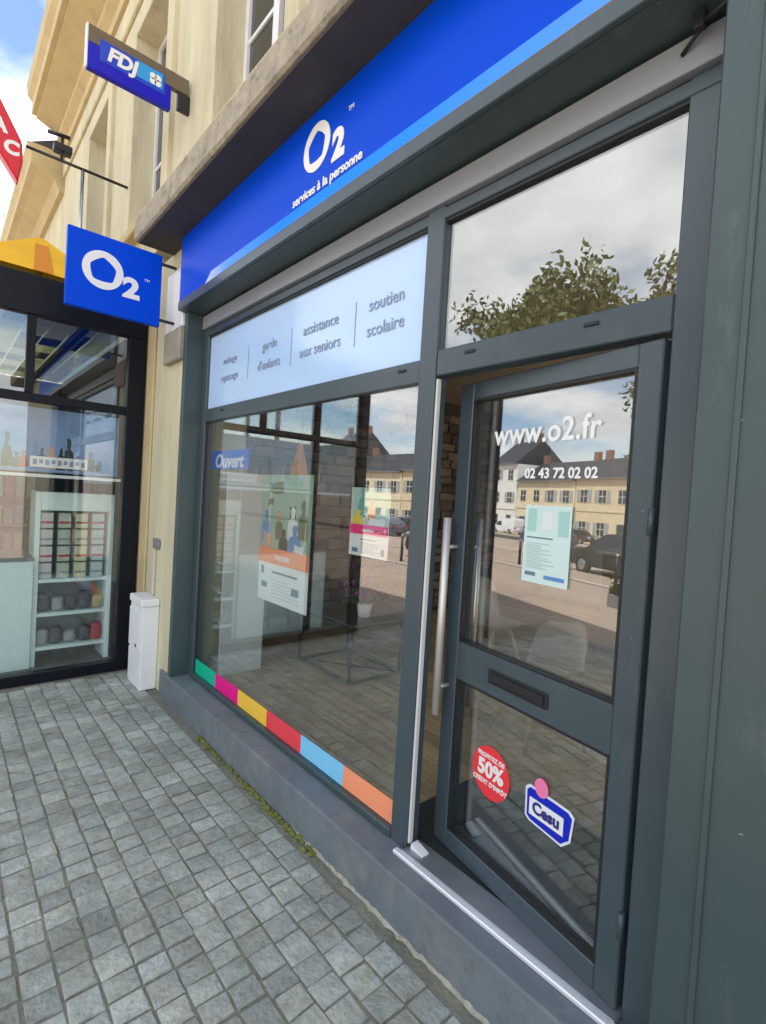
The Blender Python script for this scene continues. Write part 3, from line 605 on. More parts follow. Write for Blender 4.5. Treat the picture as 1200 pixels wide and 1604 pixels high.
# ================================================================== SHOP INTERIOR
WOOD = mat('oak_floor_plank', (.46, .34, .20), .5, var=.30, vscale=5, bump=.15, bscale=40, rand=.22, stretch=(1, 9, 1))
fl = struct('shop_floor', bx(-4.9, .1, .061, 6.4, .05, .186, 0), GASKET)
pm = mesh_of('plank', add_box(B(), -.65, .65, -.069, .069, 0, .013, .002), WOOD)
y = .135; k = 0
while y < 6.3:
    x = -4.85-[0, .45, .9, .25][k % 4]
    while x < .05:
        a = max(x, -4.88); b = min(x+1.3, .08)
        if b-a > .05: inst('plank', pm, fl, ((a+b)/2-fl.location.x, y-fl.location.y, .187-fl.location.z), (0, 0, 0), ((b-a-.004)/1.3, 1, 1))
        x += 1.3
    y += .141; k += 1
IWALL = mat('interior_plaster', (.64, .61, .55), .8, var=.1)
sw = struct('stone_wall', bx(-4.98, -4.82, .061, 6.4, .05, 3.1, 0), mat('wall_mortar', (.05, .045, .04), .95, var=.3))
ISTONE = mat('rubble_stone', (.125, .095, .074), .9, var=.4, vscale=9, bump=.6, bscale=25, rand=.5)
vm_ = []
for k in range(5):
    b_ = B(); pts = [(-.1+rng.uniform(-.012, .012), -.05+rng.uniform(-.01, .008)), (.1+rng.uniform(-.012, .012), -.05+rng.uniform(-.008, .01)), (.1+rng.uniform(-.015, .01), .05+rng.uniform(-.012, .006)), (-.1+rng.uniform(-.01, .015), .05+rng.uniform(-.012, .006))]
    add_prism(b_, pts, 'x', 0, .05); bmesh.ops.bevel(b_, geom=list(b_.edges), offset=.010, segments=1, affect='EDGES'); vm_.append(mesh_of('stone', b_, ISTONE))
z = .26; cnt = 0
while z < 3.0:
    y = .42+rng.uniform(0, .1); hh = rng.uniform(.105, .14)
    while y < 4.6 and cnt < 300:
        l = rng.uniform(.2, .44)
        inst('stone', rng.choice(vm_), sw, (-4.825-sw.location.x+rng.uniform(-.012, .01), y+l/2-sw.location.y, z+hh/2-sw.location.z), (rng.uniform(-.04, .04), 0, 0), (1, (l-.015)/.2, (hh-.012)/.1)); cnt += 1
        y += l
    z += hh
struct('back_wall', bx(-4.9, .3, 6.4, 6.5, .05, 3.1, 0), IWALL)
# unseen glazing added in the right wall to light the room
bm = B(); add_box(bm, .11, .25, .061, 2.1, .05, 3.1); add_box(bm, .11, .25, 2.1, 6.4, .05, .6); add_box(bm, .11, .25, 6.2, 6.4, .6, 3.1)
for y_ in (3.45, 4.8): add_box(bm, .12, .24, y_-.04, y_+.04, .6, 3.1)
struct('right_wall', bm, IWALL)
struct('added_side_glazing', bx(.17, .176, 2.1, 6.2, .6, 3.1, 0), glass('added_side_glass', .02, (.97, .98, .97)))
struct('shop_ceiling', bx(-4.9, .3, .061, 6.4, 3.1, 3.2, 0), mat('ceiling_brown', (.30, .26, .21), .8, var=.2))
mat_o = obj('door_mat', bx(-1.72, -.30, .07, .78, .2005, .208, .003), mat('entrance_mat', (.035, .04, .038), .95, var=.3, vscale=60, bump=.6, bscale=150)); tag(mat_o, 'dark entrance mat on wooden floor behind the glass door', 'door mat')
# white display stand by the window
ds = thing('display_stand', (-4.12, .35, .2), 'tall white display stand with shelves behind left edge of shop window', 'display stand')
SW_ = mat('white_laminate', (.70, .76, .74), .4, var=.04)
obj('back_panel', bx(-4.34, -3.93, .52, .54, .21, 1.86), SW_, ds)
obj('side_panel', bx(-4.36, -4.341, .16, .54, .2, 1.86), SW_, ds); obj('side_panel', bx(-3.929, -3.905, .16, .54, .2, 1.86), SW_, ds)
for z_ in (.30, .62, .86, 1.10, 1.84): obj('shelf', bx(-4.34, -3.931, .17, .519, z_, z_+.02), SW_, ds)
lf = obj('leaflet_board', bx(-4.30, -3.96, .485, .50, 1.25, 1.75), mat('pale_print', (.55, .72, .72), .5), ds)
for fx, fz, m in ((-4.26, 1.58, BL_), (-4.12, 1.55, WH_), (-4.22, 1.38, PINK), (-4.08, 1.35, MINT)): obj('leaflet', bx(fx, fx+.1, .478, .484, fz, fz+.13), m, lf)
obj('folded_sheet', bx(-4.3, -3.9, .05, .155, .2, .225), SW_, ds)
# wire coffee table
tbx0, tbx1, tby0, tby1 = -3.95, -3.2, .95, 1.5
tt = thing('coffee_table', (-3.58, 1.22, .2), 'low coffee table with black wire frame on shop floor', 'table')
obj('table_top', bx(tbx0, tbx1, tby0, tby1, .66, .68, .004), mat('dark_wood_top', (.10, .075, .05), .4, var=.2), tt)
bm = B(); r_ = .013
for z_ in (.21, .65):
    add_tube(bm, (tbx0, tby0, z_), (tbx1, tby0, z_), r_, n=8); add_tube(bm, (tbx0, tby1, z_), (tbx1, tby1, z_), r_, n=8); add_tube(bm, (tbx0, tby0, z_), (tbx0, tby1, z_), r_, n=8); add_tube(bm, (tbx1, tby0, z_), (tbx1, tby1, z_), r_, n=8)
obj('frame_ring', bm, BLACKM, tt)
for a in (tbx0, tbx1):
    for b in (tby0, tby1): obj('leg', add_tube(B(), (a, b, .2), (a, b, .655), r_, n=8), BLACKM, tt)
obj('floor_hoop', add_tube(add_tube(B(), (tbx0, tby0, .212), (tbx1, tby1, .212), .006, n=8), (tbx0, tby1, .212), (tbx1, tby0, .212), .006, n=8), BLACKM, tt)
fp_ = thing('potted_flowers', (-3.42, 1.25, .68), 'purple flowers in a pale pot on the wire coffee table', 'flowers')
obj('pot', add_tube(B(), (-3.42, 1.25, .681), (-3.42, 1.25, .80), .05, .07, n=16), SW_, fp_)
for nm_, m_, n_ in (('leaves', mat('pot_leaf', (.05, .11, .03), .6), 260), ('petals', mat('purple_petal', (.35, .08, .30), .6), 160)):
    bm = B(); r = random.Random(n_)
    for k in range(n_):
        d = Vector((r.gauss(0, .075), r.gauss(0, .075), abs(r.gauss(0, .06)))); p = Vector((-3.42, 1.25, .82 if nm_ == 'leaves' else .87))+d; a = Vector((r.gauss(0, 1), r.gauss(0, 1), r.gauss(0, 1))).normalized()*r.uniform(.012, .024); b = a.orthogonal()*.7
        bm.faces.new([bm.verts.new(q) for q in (p-a, p+b, p+a, p-b)])
    o = obj(nm_, bm, m_, fp_); o['kind'] = 'stuff'
# shell chairs
SHELL = mat('grey_shell_plastic', (.66, .62, .55), .45); LEGW = mat('beech_leg', (.45, .33, .2), .5, var=.15)
def make_chair(loc, rz, label):
    c = thing('shell_chair', loc, label, 'chair', 'shell chairs inside the shop', rz)
    prof = [(-.22, .46), (-.12, .435), (.04, .425), (.15, .45), (.20, .53), (.235, .66), (.255, .80), (.258, .84)]
    wid = [.20, .225, .23, .225, .22, .21, .17, .10]; bm = B(); nn = 9; rows = []
    for (py, pz), w_ in zip(prof, wid):
        row_ = []
        for i in range(nn):
            u = -1+2*i/(nn-1); lift = .06*abs(u)**2.5; row_.append(bm.verts.new((u*w_, py-(lift if pz > .5 else 0), pz+(lift if pz <= .5 else 0))))
        rows.append(row_)
    for a in range(len(rows)-1):
        for i in range(nn-1): f = bm.faces.new((rows[a][i], rows[a][i+1], rows[a+1][i+1], rows[a+1][i])); f.smooth = True
    bmesh.ops.solidify(bm, geom=list(bm.faces), thickness=.012)
    obj('shell', bm, SHELL, c, local=True)
    for sx in (-1, 1):
        for sy in (-1, 1): obj('leg', add_tube(B(), (sx*.11, sy*.10, .43), (sx*.22, sy*.21, .0), .016, .010, n=10), LEGW, c, local=True)
    obj('brace', add_tube(add_tube(B(), (-.15, -.14, .28), (.15, .14, .28), .005, n=6), (-.15, .14, .28), (.15, -.14, .28), .005, n=6), BLACKM, c, local=True)
    return c
make_chair((-1.78, 1.42, .2), R(245), 'pale shell chair with wooden legs seen through the glass door')
make_chair((-2.75, 2.2, .2), R(80), 'pale shell chair standing behind the wire coffee table')
# reception desk and pendant
dk = thing('reception_desk', (-1.6, 4.0, .2), 'pale reception desk deep inside the shop', 'desk')
obj('desk_front', bx(-2.5, -.9, 3.7, 3.74, .2, 1.28), mat('desk_grey', (.25, .24, .22), .6), dk); obj('desk_top', bx(-2.55, -.85, 3.66, 4.35, 1.281, 1.32), SW_, dk)
obj('desk_side', bx(-2.5, -2.46, 3.741, 4.3, .2, 1.28), mat('desk_grey', (.25, .24, .22), .6), dk); obj('desk_side', bx(-.94, -.9, 3.741, 4.3, .2, 1.28), MATS['desk_grey'], dk)
pe = thing('pendant_lamp', (-3.885, .8, 1.95), 'orange cone pendant lamp hanging inside the shop window', 'lamp')
obj('lamp_shade', add_tube(B(), (-3.885, .8, 1.86), (-3.885, .8, 2.16), .085, .02, n=20, cap=False), mat('orange_shade', (.90, .34, .01), .6), pe)
obj('cable', add_tube(B(), (-3.885, .8, 2.16), (-3.885, .8, 3.1), .004, n=6), BLACKM, pe)
obj('bulb', add_tube(B(), (-3.885, .8, 1.92), (-3.885, .8, 2.0), .03, .02, n=12), WHITE, pe)

# ================================================================== VERANDA OF THE NEIGHBOURING BAR
VX = -5.04; VY0, VY1 = -.188, -2.50; VXB = -9.4
ve = thing('glazed_veranda', (-7, -1.3, 0), 'black framed glazed veranda of the bar left of the shop', 'veranda')
obj('beam', bx(VX-.10, VX, VY1, VY0, 3.035, 3.35, .005), VBLACK, ve)
obj('front_beam', bx(VXB, VX-.101, VY1, VY1+.10, 3.035, 3.35, .005), VBLACK, ve)
obj('sill', bx(VX-.10, VX, VY1, VY0, 0, .085, .004), VBLACK, ve); obj('front_sill', bx(VXB, VX-.101, VY1, VY1+.10, 0, .085, .004), VBLACK, ve)
obj('wall_post', bx(VX-.10, VX-.001, VY0-.135, VY0, .086, 3.034, .004), VBLACK, ve)
obj('corner_post', bx(VX-.12, VX-.001, VY1, VY1+.12, .086, 3.034, .004), VBLACK, ve)
ym = [-.72, -1.33, -1.92]
obj('transom', bx(VX-.08, VX-.012, VY1+.121, VY0-.136, 2.335, 2.405, .003), VBLACK, ve)
for y_ in (-1.05, -1.75): obj('mullion', bx(VX-.08, VX-.012, y_-.03, y_+.03, 2.406, 3.034, .003), VBLACK, ve)
obj('mullion', bx(VX-.08, VX-.012, -1.75-.03, -1.75+.03, .086, 2.334, .003), VBLACK, ve)
obj('side_pane', bx(VX-.05, VX-.044, VY1+.121, VY0-.136, .086, 2.334, 0), VGLASS, ve); obj('side_pane', bx(VX-.05, VX-.044, VY1+.121, VY0-.136, 2.406, 3.034, 0), VGLASS, ve)
for k in range(4):
    xa = VXB+k*(VX-.12-VXB)/4; xb = VXB+(k+1)*(VX-.12-VXB)/4
    obj('front_mullion', bx(xa-.03, xa+.03, VY1+.02, VY1+.08, .086, 3.034, .003), VBLACK, ve)
    obj('front_pane', bx(xa+.031, xb-.031, VY1+.045, VY1+.051, .086, 2.334, 0), VGLASS, ve)
    obj('front_pane', bx(xa+.031, xb-.031, VY1+.045, VY1+.051, 2.406, 3.034, 0), VGLASS, ve)
    obj('dark_screen', bx(xa+.035, xb-.035, VY1+.085, VY1+.09, .09, 2.33, 0), mat('dark_screen_cloth', (.03, .03, .032), .8, var=.25, vscale=4), ve)  # unseen screens added to keep the bright square out of the reflections
    obj('front_transom', bx(xa+.031, xb-.031, VY1+.02, VY1+.08, 2.335, 2.405, .003), VBLACK, ve)
vr = obj('roof', bx(VXB, VX-.102, VY1+.101, WY-.002, 3.22, 3.235, 0), translucent('roof_sheet', (.75, .80, .66)), ve)
TILE = translucent('reflection_pale', (.92, .93, .80)); TILE2 = mat('reflection_dark', (.07, .10, .08), .4, var=.4, vscale=6)
tms = [mesh_of('reflection_tile', add_box(B(), -.185, .185, -.085, .085, 0, .012, 0), q) for q in (TILE, TILE, TILE2)]; rt_ = random.Random(2)  # pattern reflected in the upper glass, put into pale and dark tiles
for i in range(10):
    for j in range(11): inst('reflection_tile', rt_.choice(tms), vr, (-5.38-i*.4+7, -.34-j*.19+1.3, 3.17), (rt_.uniform(-.06, .06), 0, 0))
obj('light_track', bx(-8.8, -5.16, -.62, -.57, 3.10, 3.165, .003), VBLACK, ve); obj('light_strip', bx(-8.8, -5.16, -.565, -.53, 3.13, 3.165, .003), WHITE, ve)
obj('end_wall', bx(VXB-.1, VXB-.035, VY1+.11, WY-.002, 0, 3.2, 0), mat('bar_wall', (.035, .033, .036), .7, var=.3, vscale=3), ve)
obj('floor', bx(VXB, VX-.101, VY1+.101, WY-.002, -.005, .06, 0), mat('bar_floor', (.10, .095, .085), .5, var=.2), ve)
obj('darkening_panel', bx(VXB, VX-.102, WY-.012, WY-.003, .061, 3.2, 0), MATS['bar_wall'], ve)  # panel added over the cream wall to darken the veranda
# blue window banner inside the glass
bn = thing('window_banner', (-5.12, -1.0, 1.78), 'blue printed banner with figures inside the veranda glass above the ledge', 'banner')
obj('sheet', bx(-5.125, -5.121, -1.72, -.36, 1.77, 2.30, 0), mat('banner_blue', (.20, .30, .50), .5, var=.35, vscale=3), bn)
rb = random.Random(9)
mat('print_red', (.35, .03, .04), .6); mat('print_navy', (.02, .04, .12), .6)
for k in range(21):
    y_ = -1.66+k*.061+rb.uniform(-.02, .02); hgt = rb.uniform(.10, .30); m = rb.choice([K_, K_, OR_, BL_, SK_, MATS['print_navy'], MATS['print_navy'], OG_, MATS['print_red']])
    bm = B(); add_prism(bm, [(y_+a*.032+rb.uniform(-.006, .006), 1.80+b*hgt+rb.uniform(-.008, .008)) for a, b in FIG], 'x', -5.1209-.0004*k/21, -5.1203+.0008*k/21); obj('printed_figure', bm, m, bn)
obj('white_plate', bx(-5.1194, -5.118, -1.02, -.60, 1.81, 1.90, 0), WHITEP, bn)
for k in range(9): obj('printed_stroke', bx(-5.1175, -5.1168, -1.0+k*.044, -1.0+k*.044+.028, 1.83+.012*(k % 2), 1.875, 0), mat('banner_ink', (.30, .34, .48), .5), bn)
tag(obj('glass_ledge', bx(-5.30, -5.10, -2.3, -.33, 1.725, 1.752, .003), WHITE), 'white narrow ledge running behind the veranda glass at eye height', 'ledge')
# white counter front
co_ = thing('counter', (-5.4, -1.45, .06), 'pale turquoise white counter front inside the veranda at left edge', 'counter')
PT = mat('pale_turquoise_panel', (.72, .86, .84), .4, var=.04)
obj('front_panel', bx(-5.30, -5.26, -2.1, -.945, .061, 1.0, .004), PT, co_); obj('counter_top', bx(-5.9, -5.25, -2.1, -.94, 1.001, 1.03, .004), mat('grey_counter_top', (.18, .18, .18), .4), co_)
obj('end_panel', bx(-5.88, -5.301, -.985, -.945, .061, 1.0, .004), PT, co_)
# display rack with goods
rk = thing('display_rack', (-5.45, -.6, .06), 'white shelf rack full of packets inside the veranda beside the black post', 'rack')
ya, yb, xf, xbk = -.925, -.345, -5.29, -5.62
for y_ in (ya, yb): obj('upright', bx(xbk, xf, y_-.02, y_+.02, .061, 1.60, .003), PT, rk)
for z_ in (.20, .50, .80): obj('shelf', bx(xbk, xf, ya+.021, yb-.021, z_, z_+.03, .003), PT, rk)
obj('header', bx(xf-.03, xf, ya+.021, yb-.021, 1.44, 1.60, .003), PT, rk); obj('back', bx(xbk, xbk+.015, ya+.021, yb-.021, .2, 1.6, 0), mat('rack_back', (.25, .27, .27), .7), rk)
pc = [mat('pack_%d' % i, c, .5) for i, c in enumerate(((.62, .60, .62), (.50, .55, .45), (.62, .65, .42), (.50, .62, .62), (.06, .06, .07), (.45, .04, .05), (.30, .32, .33), (.5, .38, .2)))]
k = 0
for c_ in range(4):
    for r_ in range(4):
        y_ = ya+.075+c_*.135; z_ = .832+r_*.15
        o = obj('packet', bx(-5.42, -5.33, y_-.048, y_+.048, z_, z_+.135, .004), pc[c_]); obj('label_strip', bx(-5.3295, -5.3285, y_-.046, y_+.046, z_+.04, z_+.06, 0), pc[5 if r_ % 2 else 6], o)
        tag(o, ('pinkish white', 'grey green', 'pale yellow', 'pale blue')[c_]+' packet in '+('lowest', 'second', 'third', 'top')[r_]+' row of the white rack', 'packet', 'packets on the white rack')
for s_, z_ in (('upper', .532), ('lower', .232)):
    for i_ in range(5):
        y_ = ya+.075+i_*.108; h_ = rb.uniform(.10, .21); m = pc[(4, 6, 4, 4, 7)[i_] if s_ == 'upper' else (6, 4, 6, 4, 5)[i_]]
        bm = B(); add_box(bm, -5.45, -5.33, y_-.047, y_+.047, z_, z_+h_, .03, 3)
        bmesh.ops.rotate(bm, verts=bm.verts, cent=(-5.4, y_, z_), matrix=Matrix.Rotation(rb.uniform(-.2, .2), 3, 'Z'))
        tag(obj('boxed_item', bm, m), ('first', 'second', 'third', 'fourth', 'fifth')[i_]+' boxed item from the left on '+s_+' open shelf of the white rack', 'box', 'boxed items on the rack shelves')
# shelves of goods deeper in the bar
bs = thing('wall_shelf', (-8.6, -1.2, .06), 'dark wall shelving with coloured goods at the back of the veranda', 'shelving')
obj('carcass', bx(-9.3, -9.25, -2.2, -.3, .061, 2.2, 0), BLACKM, bs)
for z_ in (.6, 1.0, 1.4, 1.8): obj('shelf', bx(-9.249, -9.0, -2.2, -.3, z_, z_+.03, 0), mat('shelf_wood', (.2, .14, .09), .6), bs)
for z_ in (.632, 1.032, 1.432, 1.832):
    for i_ in range(14):
        y_ = -2.1+i_*.13; obj('carton', bx(-9.2, -9.05, y_-.05, y_+.05, z_, z_+rb.uniform(.15, .3), .004), rb.choice(pc), bs)
# yellow parasol behind the beam
yp = thing('parasol', (-5.75, -1.0, 3.3), 'yellow pyramid parasol top showing above the black veranda beam', 'parasol')
bm = B(); ap = bm.verts.new((-5.75, -.93, 3.93)); ring = [bm.verts.new(p) for p in ((-5.15, -1.55, 3.42), (-5.15, -.40, 3.42), (-6.35, -.40, 3.42), (-6.35, -1.55, 3.42))]
for i in range(4): bm.faces.new((ring[i], ring[(i+1) % 4], ap))
obj('canopy', bm, mat('yellow_canvas', (.80, .44, .01), .8, var=.15, vscale=4), yp)
bm = B(); a_ = Vector((-5.15, -.975, 3.42)); ap_ = Vector((-5.75, -.93, 3.93)); nrm = Vector((.65, 0, .76)); 
q = [a_+Vector((0, -.07, 0)), a_+Vector((0, .07, 0)), ap_.lerp(a_, .25)+Vector((0, .05, 0)), ap_.lerp(a_, .25)+Vector((0, -.05, 0))]
bm.faces.new([bm.verts.new(p+nrm*.004) for p in q]); obj('stripe', bm, mat('orange_canvas', (.62, .22, .01), .8), yp)
obj('pole', add_tube(B(), (-5.75, -.93, 3.30), (-5.75, -.93, 3.92), .02), STEEL, yp)

# ================================================================== ACROSS THE SQUARE
ROOFM = MATS['slate']; HG = -1.9
SHUT = mat('grey_shutter', (.35, .37, .40), .6)
def house(x0, x1, eave, ridge, m, label, cols_, floors=2, y0=-42.0, dep=8.0, seed=0, name='town_house'):
    h_ = thing(name, ((x0+x1)/2, y0-dep/2, HG), label, 'house')
    obj('wall', bx(x0, x1, y0-dep, y0, HG-.1, eave, 0), m, h_)
    bm = B(); add_prism(bm, [(y0+.35, eave+.001), (y0-dep-.35, eave+.001), (y0-dep-.35, eave+.12), (y0-dep/2, ridge), (y0+.35, eave+.12)], 'x', x0-.02, x1+.02); rf = obj('roof', bm, ROOFM, h_)
    for cx_ in (x0+.8, x1-.8):
        obj('chimney', bx(cx_-.4, cx_+.4, y0-dep/2-.3, y0-dep/2+.3, ridge-.5, ridge+1.0, .03), mat('chimney_brick', (.25, .14, .10), .9, var=.2), rf)
    fh = (eave-HG)/floors; n = cols_; r = random.Random(seed)
    for f in range(floors):
        for i in range(n):
            cx_ = x0+(x1-x0)*(i+.5)/n; door_ = f == 0 and i == n//2
            zb = HG+f*fh+(.05 if door_ else .95); zt = HG+f*fh+2.35
            wd = obj('door' if door_ else 'window', bx(cx_-.62, cx_+.62, y0-.02, y0+.05, zb-.1, zt+.12, .02), STONE_L, h_)
            obj('panel' if door_ else 'pane', bx(cx_-.5, cx_+.5, y0+.051, y0+.056, zb, zt, 0), mat('house_door', (.05, .07, .06), .5) if door_ else DARKGLASS, wd)
            if not door_:
                obj('glazing_bar', add_box(add_box(B(), cx_-.03, cx_+.03, y0+.0565, y0+.075, zb, zt), cx_-.5, cx_+.5, y0+.076, y0+.09, (zb+zt)/2-.03, (zb+zt)/2+.03), WHITE, wd)
                if r.random() < .4: obj('shutter', bx(cx_-1.12, cx_-.63, y0+.0, y0+.05, zb, zt, .01), SHUT, wd); obj('shutter', bx(cx_+.63, cx_+1.12, y0+.0, y0+.05, zb, zt, .01), SHUT, wd)
    obj('string_course', bx(x0+.01, x1-.01, y0-.01, y0+.06, HG+fh-.1, HG+fh+.08, .02), STONE_L, h_)
    obj('gutter', bx(x0, x1, y0+.351, y0+.45, eave-.02, eave+.1, .02), mat('zinc', (.3, .31, .32), .4, metal=.6), h_)
    return h_
CR1 = mat('cream_render', (.78, .66, .46), .9, var=.08, vscale=.6); CR2 = mat('warm_cream_render', (.74, .60, .40), .9, var=.08, vscale=.6); CR3 = mat('white_render', (.80, .79, .75), .9, var=.06, vscale=.5); CR4 = mat('beige_render', (.60, .50, .38), .9, var=.1, vscale=.6)
house(-74, -64, 5.3, 8.0, CR2, 'warm cream house across the square, left of the tall white house', 4, seed=1)
house(-63.6, -57.6, 7.6, 11.2, CR3, 'tall white rendered house across the square, seen reflected in the door', 2, 3, seed=2)
house(-57.4, -46.6, 5.1, 7.9, CR1, 'cream two storey house reflected in door beside the tall white house', 4, seed=3)
house(-46.4, -35.5, 5.3, 8.0, CR2, 'warm cream two storey house across the square behind the blue car', 4, seed=4)
house(-35.3, -25, 5.6, 8.6, CR4, 'beige house across the square, second from the warm cream house', 4, seed=5)
house(-24.8, -13, 5.2, 8.2, CR1, 'cream house across the square behind the leafy tree', 4, seed=6)
house(-12.8, 0, 6.0, 9.0, CR3, 'white two storey house across the square right of the trees', 5, seed=7)
# trees
LEAF = mat('tree_leaf', (.085, .105, .024), .6, var=.45, vscale=1.2); LEAF2 = mat('tree_leaf_light', (.12, .14, .035), .6, var=.4, vscale=1.5); BARK = mat('bark', (.10, .08, .06), .95, var=.3, bump=.5, bscale=15)
def tree(loc, crown_z, top, rad, label, seed, nleaf=5200, limbs=13):
    r = random.Random(seed); t = thing('broadleaf_tree', (loc[0], loc[1], gz(loc[1])-.06), label, 'tree', 'trees on the square'); zb = t.location.z
    bm = B(); add_tube(bm, (0, 0, 0), (.05, 0, crown_z-zb), .17, .11, n=10)
    tips = []
    for k in range(limbs):
        a = k*2.4+r.uniform(-.3, .3); zz_ = crown_z-zb-r.uniform(0, .7); rr_ = rad*r.uniform(.45, .9); tip = Vector((math.cos(a)*rr_, math.sin(a)*rr_, r.uniform(crown_z-zb+.3, top-zb-.4)))
        p = Vector((.04, 0, zz_)); mid = p.lerp(tip, .5)+Vector((0, 0, .25)); add_tube(bm, p, mid, .06, .035, n=6); add_tube(bm, mid, tip, .035, .01, n=5); tips += [tip, mid, mid.lerp(tip, .6)]
    obj('trunk', bm, BARK, t, local=True)
    clumps = [(tp+Vector((r.gauss(0, .25), r.gauss(0, .25), r.gauss(0, .25))), r.uniform(.45, .95)) for tp in tips for _ in range(2)]
    for nm, m, n in (('crown', LEAF, nleaf), ('crown_pale_leaves', LEAF2, nleaf//2)):  # second, paler leaf tone mixed at random through the crown
        bm = B()
        for k in range(n):
            c, s = r.choice(clumps); d = Vector((r.gauss(0, 1), r.gauss(0, 1), r.gauss(0, .8))).normalized()*s*r.random()**.45; p = c+d
            a = Vector((r.gauss(0, 1), r.gauss(0, 1), r.gauss(0, .6))).normalized(); b = a.orthogonal().normalized()
            b = (Matrix.Rotation(r.uniform(0, 6.28), 3, a) @ b); l = r.uniform(.08, .155); e = a.cross(b)
            bm.faces.new([bm.verts.new(q) for q in (p-b*l, p+e*l*.45, p+b*l, p-e*l*.45)])
        obj(nm, bm, m, t, local=True)
tree((-8.6, -14.6), 6.2, 8.95, 4.3, 'leafy tree whose crown is reflected above the door', 11, 20000, 46)
tree((-14.8, -17.6), 3.2, 7.8, 2.1, 'slim leafy tree reflected at right edge of the door glass', 12)
tree((-3.0, -19), 3.5, 8.0, 2.8, 'round leafy tree on the square right of the largest tree', 13)
# hedge planter
PX, PYY = -7.1, -7.2
hp = thing('planter', (PX, PYY, gz(PYY)-.06), 'low planter with clipped green shrub on the square', 'planter')
obj('box', bx(PX-.3, PX+.6, PYY-.25, PYY+.25, gz(PYY)-.06, gz(PYY)+.22, .02), mat('planter_grey', (.2, .2, .2), .8), hp)
bm = B(); r = random.Random(4)
for k in range(1500):
    p = Vector((PX+.15+r.uniform(-.45, .45), PYY+r.uniform(-.25, .25), gz(PYY)+.22+abs(r.gauss(0, .14)))); a = Vector((r.gauss(0, 1), r.gauss(0, 1), r.gauss(0, 1))).normalized()*.04; b = a.orthogonal()*.6
    bm.faces.new([bm.verts.new(q) for q in (p-a, p+b, p+a, p-b)])
obj('shrub', bm, LEAF2, hp)
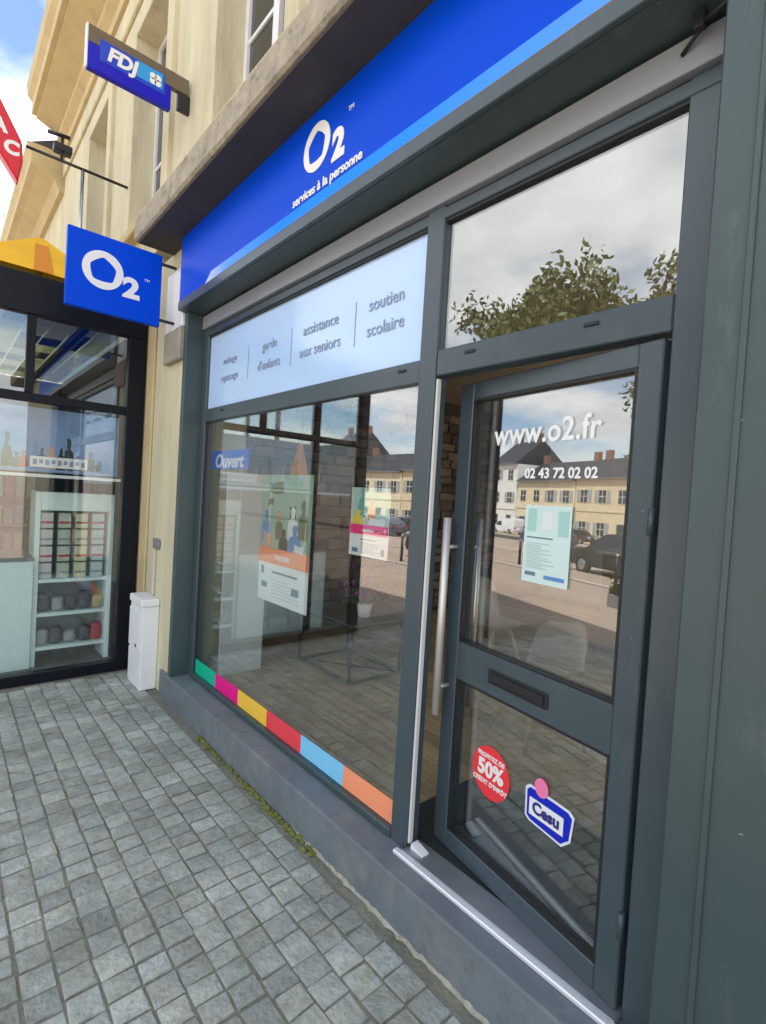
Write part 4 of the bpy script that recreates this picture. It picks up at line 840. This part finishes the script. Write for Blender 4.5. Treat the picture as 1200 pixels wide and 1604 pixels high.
# cars
TYRE = mat('tyre', (.02, .02, .02), .8); RIM = mat('rim', (.4, .4, .42), .35, metal=.8); LAMP = mat('headlight', (.6, .62, .65), .15); TAIL = mat('tail_light', (.4, .01, .01), .25)
def car(loc, rz, paint, label, van=False, L_=4.2):
    c = thing('parked_car', loc, label, 'van' if van else 'car', 'vehicles parked on the square', rz); hw = .86
    s = L_/4.2
    low = [(-2.05, .35), (-2.1, .55), (-2.02, .80), (-1.2, .93), (.95, .96), (1.95, .93), (2.08, .75), (2.1, .45), (2.0, .28), (-1.95, .28)]
    cab = [(-1.25, .92), (-.55, 1.42), (-.2, 1.49), (.85, 1.48), (1.45, 1.30), (1.98, .92)] if not van else [(-1.45, .92), (-.95, 1.55), (-.6, 1.92), (1.9, 1.95), (2.0, 1.8), (2.02, .92)]
    def loft(pts, w0, w1, zlo, zhi):
        bm = B()
        def wd(z): return w0+(w1-w0)*min(1, max(0, (z-zlo)/(zhi-zlo)))
        A = [bm.verts.new((x*s, -wd(z), z)) for x, z in pts]; C = [bm.verts.new((x*s, wd(z), z)) for x, z in pts]
        bm.faces.new(A); bm.faces.new(C[::-1])
        for i in range(len(pts)): bm.faces.new((A[i], C[i], C[(i+1) % len(pts)], A[(i+1) % len(pts)]))
        bmesh.ops.recalc_face_normals(bm, faces=bm.faces); bmesh.ops.bevel(bm, geom=list(bm.edges), offset=.035, segments=2, affect='EDGES'); return bm
    obj('body', loft(low, hw, hw, 0, 1), paint, c, local=True)
    zt = max(z for _, z in cab); obj('cabin', loft(cab, hw-.03, hw-.18, .92, zt), paint, c, local=True)
    for sd in (-1, 1):
        bm = B(); q = [(-1.02, .97), (-.52, 1.36), (.80, 1.42), (1.30, 1.25), (1.55, .97)] if not van else [(-1.2, 1.0), (-.85, 1.5), (-.2, 1.5), (-.2, 1.0)]
        pts = []
        for x, z in q:
            w_ = (hw-.03)+(-.15)*(z-.92)/(zt-.92); pts.append(bm.verts.new((x*s, sd*(w_+.012), z)))
        bm.faces.new(pts if sd < 0 else pts[::-1]); obj('side_window', bm, DARKGLASS, c, local=True)
        for wx in (-1.3, 1.32):
            wh = obj('wheel', add_tube(B(), (wx*s, sd*(hw-.16), .31), (wx*s, sd*(hw+.015), .31), .31, n=20), TYRE, c, local=True)
            obj('rim', add_tube(B(), (wx*s, sd*(hw+.0155), .31), (wx*s, sd*(hw+.025), .31), .20, .17, n=16), RIM, wh, local=True)
        obj('headlight', bx(-2.10*s, -1.98*s, sd*.45-.16, sd*.45+.16, .62, .75, .02), LAMP, c, local=True)
        obj('tail_light', bx(1.99*s, 2.10*s, sd*.62-.12, sd*.62+.12, .66, .86, .02), TAIL, c, local=True)
    bm = B(); x0_, z0_ = cab[0]; x1_, z1_ = cab[1]
    v = [(x0_+.10-.03, -.68, z0_+.07+.02), (x0_+.10-.03, .68, z0_+.07+.02), (x1_-.03, .60, z1_-.02+.02), (x1_-.03, -.60, z1_-.02+.02)]
    bm.faces.new([bm.verts.new((a*s, b, d)) for a, b, d in v]); obj('windscreen', bm, DARKGLASS, c, local=True)
    return c
car((-12.3, -13.0, gz(-13.0)-.06), R(4), mat('black_car_paint', (.008, .008, .01), .25, coat=.6), 'glossy black car parked near the trees, reflected in the door')
car((-30, -24.5, gz(-24.5)-.06), R(-6), mat('blue_grey_car_paint', (.06, .08, .12), .3, coat=.6), 'dark blue grey car parked across the square in front of houses')
car((-54, -38.3, gz(-38.3)-.06), R(0), mat('white_van_paint', (.75, .76, .76), .35, coat=.4), 'white van parked in front of the tall white house', True, 4.8)
car((-42, -38.6, gz(-38.6)-.06), R(180), mat('dark_grey_car_paint', (.03, .033, .036), .3, coat=.6), 'dark grey car parked against the warm cream house')
car((-48.5, -38.4, gz(-38.4)-.06), R(180), mat('silver_car_paint', (.35, .36, .37), .3, coat=.6), 'silver car parked between the white van and dark grey car')
# bollards
bo = None
for k, (x, y) in enumerate(((-10.4, -10.4), (-8.2, -10.4), (-12.6, -10.4), (-14.8, -10.4), (-17, -10.4))):
    o = thing('bollard', (x, y, gz(y)-.06), ('second', 'first', 'third', 'fourth', 'fifth')[k]+' black bollard of the row on the square, counted from the leafy tree', 'bollard', 'bollards on the square')
    obj('shaft', add_tube(B(), (0, 0, 0), (0, 0, .85), .05, .045, n=14), BLACKM, o, local=True); obj('cap', add_tube(B(), (0, 0, .851), (0, 0, .93), .055, .03, n=14), STEEL, o, local=True)
